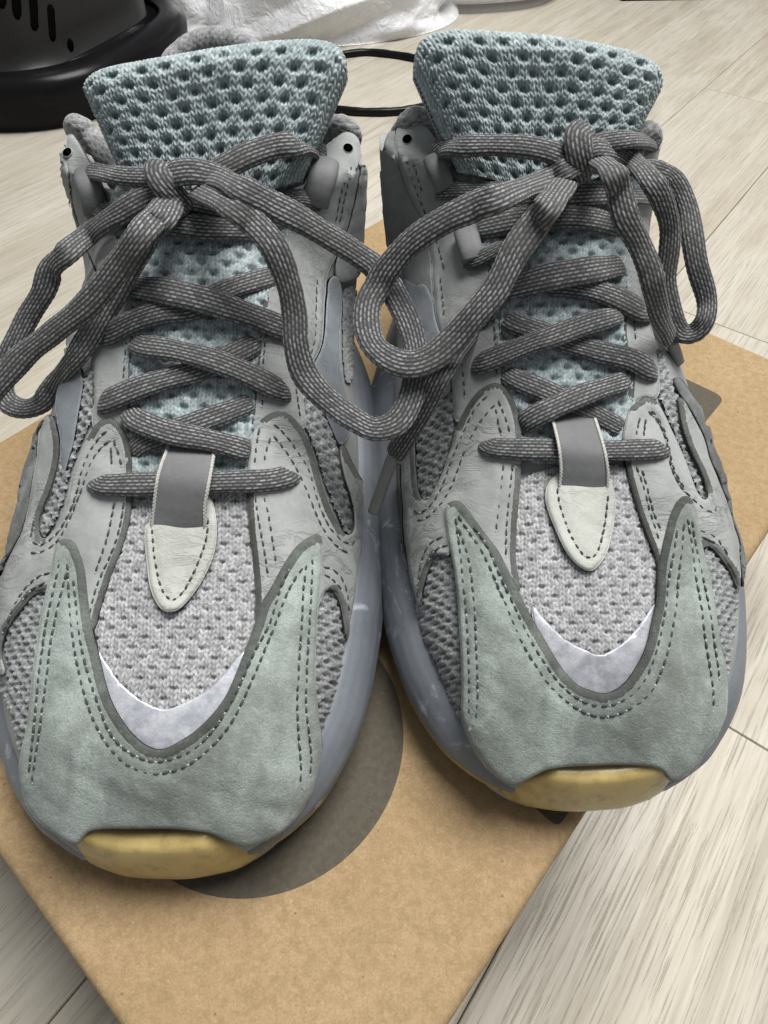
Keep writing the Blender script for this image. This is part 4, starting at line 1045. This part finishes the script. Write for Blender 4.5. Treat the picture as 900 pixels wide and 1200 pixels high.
reflB = [(624,704),(630,716),(641,729),(666,753),(697,766),(707,768),(732,753),(751,731),(769,703),(777,700),(770,735),(758,775),(735,812),(712,826),(690,824),(660,803),(640,764),(622,722)]
tbaseB = [(545,180),(755,180),(742,240),(734,326),(732,369),(732,401),(742,439),(738,500),(733,546),(608,546),(606,520),(588,460),(586,430),(584,393),(580,359),(562,290)]
tabB = ([(641,566),(638,584),(643,602),(652,624),(664,650),(678,665),(692,671),(701,664),(712,648),(719,620),(723,590),(720,572),(714,560),(700,552),(655,552)],
 [(653,572),(654,582),(658,600),(665,618),(674,638),(682,649),(691,657),(700,649),(706,630),(710,608),(713,578)])
strapB = [((648,484),(694,487),.12),((647,492),(697,495),.42),((651,509),(703,514),.72),((655,528),(708,533),.82),((657,548),(711,552),.62),((656,562),(711,565),.42),((655,571),(711,573),.30),((655,577),(711,578),.22)]
bumpB = [(603,927),(615,922),(628,913),(643,905),(664,902),(711,902),(764,898),(778,902),(784,913),(783,929),(762,940),(705,948),(660,946),(622,938)]
sknB = [([(534,495),(528,527),(517,558),(508,580),(499,590),(490,582),(487,555),(490,520),(500,470),(512,440),(525,425),(530,440),(532,470)],1),
 ([(535,645),(519,648),(505,658),(494,690),(490,715),(500,745),(520,785),(540,840),(548,840),(545,740)],1),
 ([(768,400),(780,440),(796,480),(800,505),(812,540),(828,580),(825,590),(815,575),(800,535),(785,500),(772,470),(768,440)],1),
 ([(820,645),(832,640),(848,655),(860,680),(860,715),(854,750),(848,790),(843,800),(836,740),(828,690)],1),
 ([(446,200),(452,200),(458,260),(480,320),(484,400),(470,360),(452,300)],0)]
ttopB = [(494,88),(495,62),(502,45),(515,37),(535,33),(580,36),(644,40),(708,50),(752,63),(772,76),(778,95),(774,115)]
tbotB = [(540,200),(590,214),(640,216),(690,212),(736,190)]
loopsB = [([(507,183,.34),(512,196,.42),(518,210,.42),(522,222,.32)],.66),([(544,264,.34),(548,280,.42),(552,294,.42),(555,306,.32)],.70)]
lacesB = [
 ('lace_knot', [(688,150,None,.75),(678,160,None,1.05),(679,178,None,1.2),(682,194,None,1.1),(684,210,None,.7)], 0.80, 0.34),
 ('lace_strand', [(568,519,None,.05),(576,524,None,.4),(600,526,None,.42),(650,527,None,.45),(710,528,None,.45),(752,527,None,.4),(770,526,None,.34),(776,525,None,.05)], 0.62, 0.29),
 ('lace_strand', [(592,437,None,.1),(606,445,None,.3),(640,459,None,.3),(684,479,None,.3),(728,502,None,.12)], LW, LT),
 ('lace_strand', [(612,499,None,.1),(620,492,None,.38),(643,480,None,.6),(687,461,None,.64),(735,446,None,.25)], LW, LT),
 ('lace_strand', [(594,374,None,.1),(606,380,None,.3),(635,390,None,.3),(666,402,None,.34),(701,412,None,.38),(739,421,None,.38),(758,431,None,.36),(767,438,None,.05)], LW, LT),
 ('lace_strand', [(555,429,None,.05),(566,425,None,.38),(581,419,None,.42),(624,402,None,.6),(643,396,None,.66),(687,380,None,.6),(727,369,None,.25)], LW, LT),
 ('lace_strand', [(640,335,None,.2),(660,334,None,.34),(695,340,None,.4),(724,350,None,.40),(748,363,None,.36),(756,369,None,.05)], .66, LT),
 ('lace_strand', [(580,342,None,.1),(600,336,None,.45),(630,328,None,.62),(658,322,None,.66),(695,316,None,.6),(729,311,None,.3)], .78, LT),
 ('lace_strand', [(600,235,None,.5),(650,229,None,.6),(713,227,None,.55),(762,230,None,.3)], .70, LT),
 ('lace_strand', [(560,268,None,.3),(606,258,None,.45),(650,254,None,.5),(689,256,None,.5),(728,266,None,.2)], .70, LT),
 ('lace_strand', [(508,181,None,.4),(520,175,None,.55),(545,171,None,.62),(579,170,None,.7),(616,172,None,.8),(645,178,None,.85),(672,190,None,.8)], 0.62, 0.26),
 ('lace_strand', [(513,226,None,.15),(522,224,None,.32),(550,223,None,.45),(590,222,None,.5)], 0.52, 0.24),
 ('lace_strand', [(546,309,None,.05),(556,306,None,.3),(572,298,None,.4),(592,288,None,.4)], 0.47, 0.24),
 ('lace_strand', [(690,176,None,.8),(706,167,None,.75),(735,163,None,.7),(762,167,None,.55),(772,172,None,.3)], 0.59, 0.24),
 ('lace_bow_loop', [(680,190,None,.9),(662,199,None,1.15),(640,211,None,1.15),(591,229,12.8,1.0),(554,243,12.5,.9),(518,260,12.1,.8),(481,285,11.5,.6),(454,316,10.8,.5),(443,335,10.4,.5),(432,355,10.1,.5),(430,381,9.8,.5),(438,405,9.6,.5),(459,422,9.5,.5),(483,427,9.5,.5),(508,418,9.7,.5),(532,397,10.1,.5),(557,368,10.7,.6),(581,339,11.2,.7),(604,295,11.9,.8),(628,261,12.4,.9),(645,238,12.8,.95),(664,212,None,.75),(676,196,None,.3)], 0.72, 0.26),
 ('lace_end', [(676,200,None,.4),(655,228,None,.8),(628,270,None,.75),(600,315,None,.6),(572,360,None,.4),(548,393,None,.3),(520,430,9.3,.3),(503,464,8.6,.3),(484,500,7.6,.25),(461,535,6.4,.25)], 0.62, 0.27),
 ('lace_bow_loop', [(684,182,None,1.0),(701,174,None,1.15),(738,187,None,1.05),(762,210,12.1,.9),(777,237,11.6,.8),(785,267,10.9,.8),(784,296,10.3,.8),(780,330,9.6,.8),(785,360,9.0,.8),(797,388,8.4,.8),(813,390,8.4,.8),(826,375,8.8,.8),(828,350,9.2,.8),(817,311,10.0,.8),(811,276,10.6,.8),(805,242,11.1,.8),(790,212,11.6,.8),(766,199,11.9,.7),(735,196,None,.6)], 0.59, 0.24),
 ('lace_end', [(700,188,None,.8),(719,203,12.9,.85),(726,226,12.5,.8),(734,257,12.0,.75),(749,286,11.4,.7),(761,315,10.9,.6),(767,340,10.4,.5),(774,370,9.4,.4),(786,398,8.2,.3)], 0.64, 0.27),
]
DB = dict(reflmat=REFL_DULL, collar=[[(737,200,11.05),(744,172,11.45),(752,157,11.75),(759,153,11.85),(763,157,11.65),(763,164,11.35)],[(536,196,10.65),(527,168,11.15),(512,148,11.65),(500,140,11.85),(488,136,11.95),(478,141,11.85),(473,152,11.45)]], sknit=sknB, vamp=vampB, tbase=tbaseB, quarter=quarB, blue=blueB, fuzz=fuzzB, refl=reflB, qmat=DARKQ,
 eyestay=[(eyeBl, eyeBl_st, ([[(578,320),(586,359),(591,393),(592,430),(594,460)]],7.)), (eyeBr, eyeBr_st, ([[(728,326),(726,369),(727,401),(731,420),(737,440),(735,460),(734,488)]],10.))],
 wing=[(wingBl, wingBl_st, wingBl_tk), (wingBr, wingBr_st, wingBr_tk)], cap=(capB, capB_st, ([capB_in], 13.)), bumper=bumpB, tab=tabB, strap=strapB,
 ttop=ttopB, tbot=tbotB, ty0=20.4, txc=4.2, loops=loopsB, holes=[(478,168)], laces=lacesB,
 aglets=[(at(461,533,6.5), at(437,602,4.6), .36), (at(787,400,8.1), at(796,426,7.2), .34)])
sneaker(A, DA, 'left sneaker of the pair, standing across the dark printed circle on the box')
sneaker(B, DB, 'right sneaker of the pair, its toe hanging over the edge of the box')
# ------------------------------------------------------------------ things on the floor behind
FZ = -BOX_H
BLK = m_plain('black_plastic', (.007, .007, .008), .26, .25, 60, .14)
CHAR = m_plain('charcoal_plastic', (.017, .0167, .0165), .38, .2, 90, .25)
def loft(name, rings, mat, parent, caps=True, smooth=True):
    R = np.array(rings); n, m = R.shape[:2]
    f = grid_faces(n, m, wrap_m=True).tolist()
    if caps: f += [list(range(m)), list(range((n - 1) * m, n * m))[::-1]]
    return link_mesh(name, R.reshape(-1, 3), f, mat, parent, smooth)
def oval(c, a, b, z, rot=0, e=1., m=64):
    t = np.linspace(0, 2 * math.pi, m, endpoint=False)
    x = a * np.sign(np.cos(t)) * np.abs(np.cos(t))**e; y = b * np.sign(np.sin(t)) * np.abs(np.sin(t))**e
    return np.stack([c[0] + x * math.cos(rot) - y * math.sin(rot), c[1] + x * math.sin(rot) + y * math.cos(rot), np.full(m, z)], 1)
# black appliance, upper left
f0 = at(0, 122, FZ); f1 = at(75, 147, FZ); f2 = at(200, 60, FZ)
ap = empty('appliance', (f1[0], f1[1] + 12, FZ))
tag(ap, 'black plastic appliance with slotted charcoal housing on the floor at upper left', 'appliance')
# front foot line runs from f0 to f1 and on round to the right
pc = np.array([f1[0] - 23.0, f1[1] + 22.5]); rt = math.radians(-22)
prof_ = [(.95, 0), (.97, 1.2), (.98, 4.2), (.96, 5.2), (.91, 5.6), (.885, 5.2), (.875, 4.4)]
loft('base', [oval(pc, 35 * s_, 20 * s_, FZ + .02 + z, rt, .62) for s_, z in prof_], BLK, ap)
prof2 = [(.80, 4.5), (.80, 7.), (.79, 11), (.78, 16), (.765, 22), (.76, 30), (.72, 40), (.66, 46), (.5, 49)]
body = loft('housing', [oval(pc, 35 * s_, 20 * s_ * .98, FZ + z, rt, .45) for s_, z in prof2], CHAR, ap)
bb = BVHTree.FromPolygons([tuple(v.co / CM + Vector(parent_origin(ap)) / CM) for v in body.data.vertices], [tuple(p.vertices) for p in body.data.polygons])
def slot(px0, py0, px1, py1, wpx, mat, name, depth=.35):
    ps = []
    for t in np.linspace(0, 1, 9):
        d = Vector(ray(px0 + (px1 - px0) * t, py0 + (py1 - py0) * t)).normalized()
        h = bb.ray_cast(Vector(EYE), d)
        if h[0] is None: return
        ps.append(np.array(h[0]) + np.array(h[1]) * .02)
    n_ = np.array(bb.find_nearest(Vector(ps[4]))[1])
    tube(name, np.array(ps), body, mat, wpx, .10, up=n_, K=16, weave=False, taper=(.4, .4), step=.4)
for q in ((-2, -25, 3, 10), (17, -20, 21, 23), (38, -14, 41, 36), (59, 5, 62, 48), (81, 45, 84, 60)): slot(*q, .95, HOLE, 'vent_slot')
slot(62, -12, 104, 82, .28, HOLE, 'seam'); slot(146, -12, 166, 74, .3, BLK, 'seam')
# power cord of the appliance, looping out between the shoes
def cord(name, pts, r, mat, label, cat, z=None):
    P_ = np.array([at(px, py, FZ + r + (z or 0)) for px, py in pts])
    o = tube(name, P_, None, mat, 2 * r, 2 * r, up=(0, 0, 1), K=14, weave=False, taper=(0, 0), step=.5)
    return tag(o, label, cat)
cord('power_cord', [(150,-40),(196,2),(212,20),(232,40),(270,58),(330,66),(396,64),(430,61),(470,65),(500,72),(530,84),(545,98),(530,112),(500,124),(466,130),(430,131),(397,128),(350,118),(300,108)], .42, BLK, 'black power cord looping across the floor behind and between the sneakers', 'cord')
# plastic carrier bag
def m_bag():
    k = NT('thin_white_plastic', .2, 0, .6)
    k.color(k.mix(k.ramp(k.noise(14, 5, .6), [(.35, 0.), (.7, 1.)]), (.80, .81, .83), (.66, .67, .70)))
    k.b.inputs['Coat Weight'].default_value = .7; k.b.inputs['Coat Roughness'].default_value = .08
    k.bump(k.noise(45, 6, .6, dist=1.8), 4., .9); return k.m
BAG = m_bag()
def ridge(x, y, s):
    v = np.sin(x * 1.1 + 2.1 * np.sin(y * .7 + s)) + np.sin(y * 1.6 - x * .8 + 1.9 * np.sin(x * .9 - s))
    return 1 - np.abs(v) * .8
bc = at(352, 30, FZ); bgx, bgy = 23.5, 15.
n, m = 150, 320; R = []
rb = np.random.RandomState(4)
# sharp folds: the distance field of random creases, summed over three scales
cre = [(rb.uniform(-1, 1, 3), rb.uniform(-1, 1, 3) , s_) for s_ in (1., 1., 1., .8, .8, .6, .6, .6, .4, .4, .4, .4, .4, .4) for _ in range(3)]
def folds(P):
    out = 0
    for c, nrm, s_ in cre:
        nrm = nrm / np.linalg.norm(nrm); d = (P - c) @ nrm
        q = P - c; r2 = (q**2).sum(-1)
        out = out + s_ * np.maximum(0, 1 - np.abs(d) / (.16 * s_ + .03)) * np.exp(-r2 / (.8 * s_**2 + .1)) * (1 if rb.rand() > .4 else -1)
    return out
for i in range(n):
    t = i / (n - 1); ph = t * math.pi / 2
    rad = math.cos(ph)**.55 if t < 1 else 0; z = 13.5 * math.sin(ph)**.8
    th = np.linspace(0, 2 * math.pi, m, endpoint=False)
    R.append(np.stack([rad * np.cos(th), rad * np.sin(th), np.full(m, math.sin(ph)**.8)], 1))
R = np.array(R); rb = np.random.RandomState(9); fo = folds(R)
w1 = np.sin(np.arctan2(R[..., 1], R[..., 0]) * 5 + R[..., 2] * 4) * .05 + np.sin(R[..., 0] * 7 + R[..., 1] * 5) * .04
k_ = 1 + (.13 * fo + w1) * sstep(.0, .12, R[..., 2])
R = np.stack([bc[0] + bgx * R[..., 0] * k_, bc[1] + 6 + bgy * R[..., 1] * k_, FZ + .05 + np.maximum(0, 13.5 * R[..., 2] * (1 + .14 * fo + w1))], -1)
o = loft('plastic_bag', R, BAG, None)
tag(o, 'crumpled white plastic carrier bag on the floor behind the left sneaker', 'bag')
cord('white_cable', [(312,-30),(306,0),(296,20),(284,36),(266,50),(240,58)], .3, m_plain('white_pvc', (.62, .62, .58), .45, .1), 'thin off-white cable lying in front of the plastic bag', 'cable', z=.1)
# white rounded appliance foot beside the bag
wc = at(566, 19, FZ)
wb = empty('white_appliance', (wc[0], wc[1] + 16, FZ)); tag(wb, 'white appliance with rounded bottom edge standing right of the plastic bag', 'appliance')
WHT = m_plain('white_enamel', (.72, .71, .69), .35, .08, 40, .5, .02)
wcc = (wc[0] - 1, wc[1] + 14.5)
loft('foot', [oval(wcc, 13.2 * s_, 13 * s_, FZ + z, .2, .8) for s_, z in ((1, .02), (1.02, .6), (1.0, 1.2))], m_plain('grey_foot', (.30, .29, .28), .6), wb)
loft('body', [oval(wcc, 13.2 * s_, 13 * s_, FZ + z, .2, .8) for s_, z in ((1.02, 1.2), (1.07, 2.2), (1.1, 4.), (1.1, 20), (1.05, 24), (.9, 26))], WHT, wb)
# furniture feet at the far edge
def block(name, c, sx, sy, sz, mat, parent, b=.3, rot=0):
    V = []
    for ins, z in ((b, 0), (0, b), (0, sz - b), (b, sz)):
        for a, d in ((-1, -1), (1, -1), (1, 1), (-1, 1)):
            x, y = a * (sx / 2 - ins), d * (sy / 2 - ins)
            V.append((c[0] + x * math.cos(rot) - y * math.sin(rot), c[1] + x * math.sin(rot) + y * math.cos(rot), c[2] + z))
    f = grid_faces(4, 4, wrap_m=True).tolist() + [[3, 2, 1, 0], [12, 13, 14, 15]]
    return link_mesh(name, V, f, mat, parent, False)
c1 = at(775, 2, FZ)
st = empty('black_stand', (c1[0], c1[1] + 3, FZ)); tag(st, 'black stand foot with a stepped edge at the far edge of the floor', 'stand')
block('foot', (c1[0] + .5, c1[1] + 5, FZ), 14, 9, 2.0, BLK, st, .25, .05); block('upright', (c1[0] - 1, c1[1] + 7, FZ + 2.05), 8, 5, 30, BLK, st, .3, .05)
c2 = at(893, 1, FZ)
fu = empty('wooden_furniture', (c2[0] + 6, c2[1] + 4, FZ)); tag(fu, 'brown wooden furniture edge at the far right corner of the floor', 'furniture')
WOOD = m_plain('brown_wood', (.20, .115, .06), .5, .3, 60)
block('plinth', (c2[0] + 12, c2[1] + 4.6, FZ), 24, 6, 7, WOOD, fu, .25, -.15); block('side_panel', (c2[0] + 12, c2[1] + 6.5, FZ + 7.05), 24, 8, 40, WOOD, fu, .25, -.15)
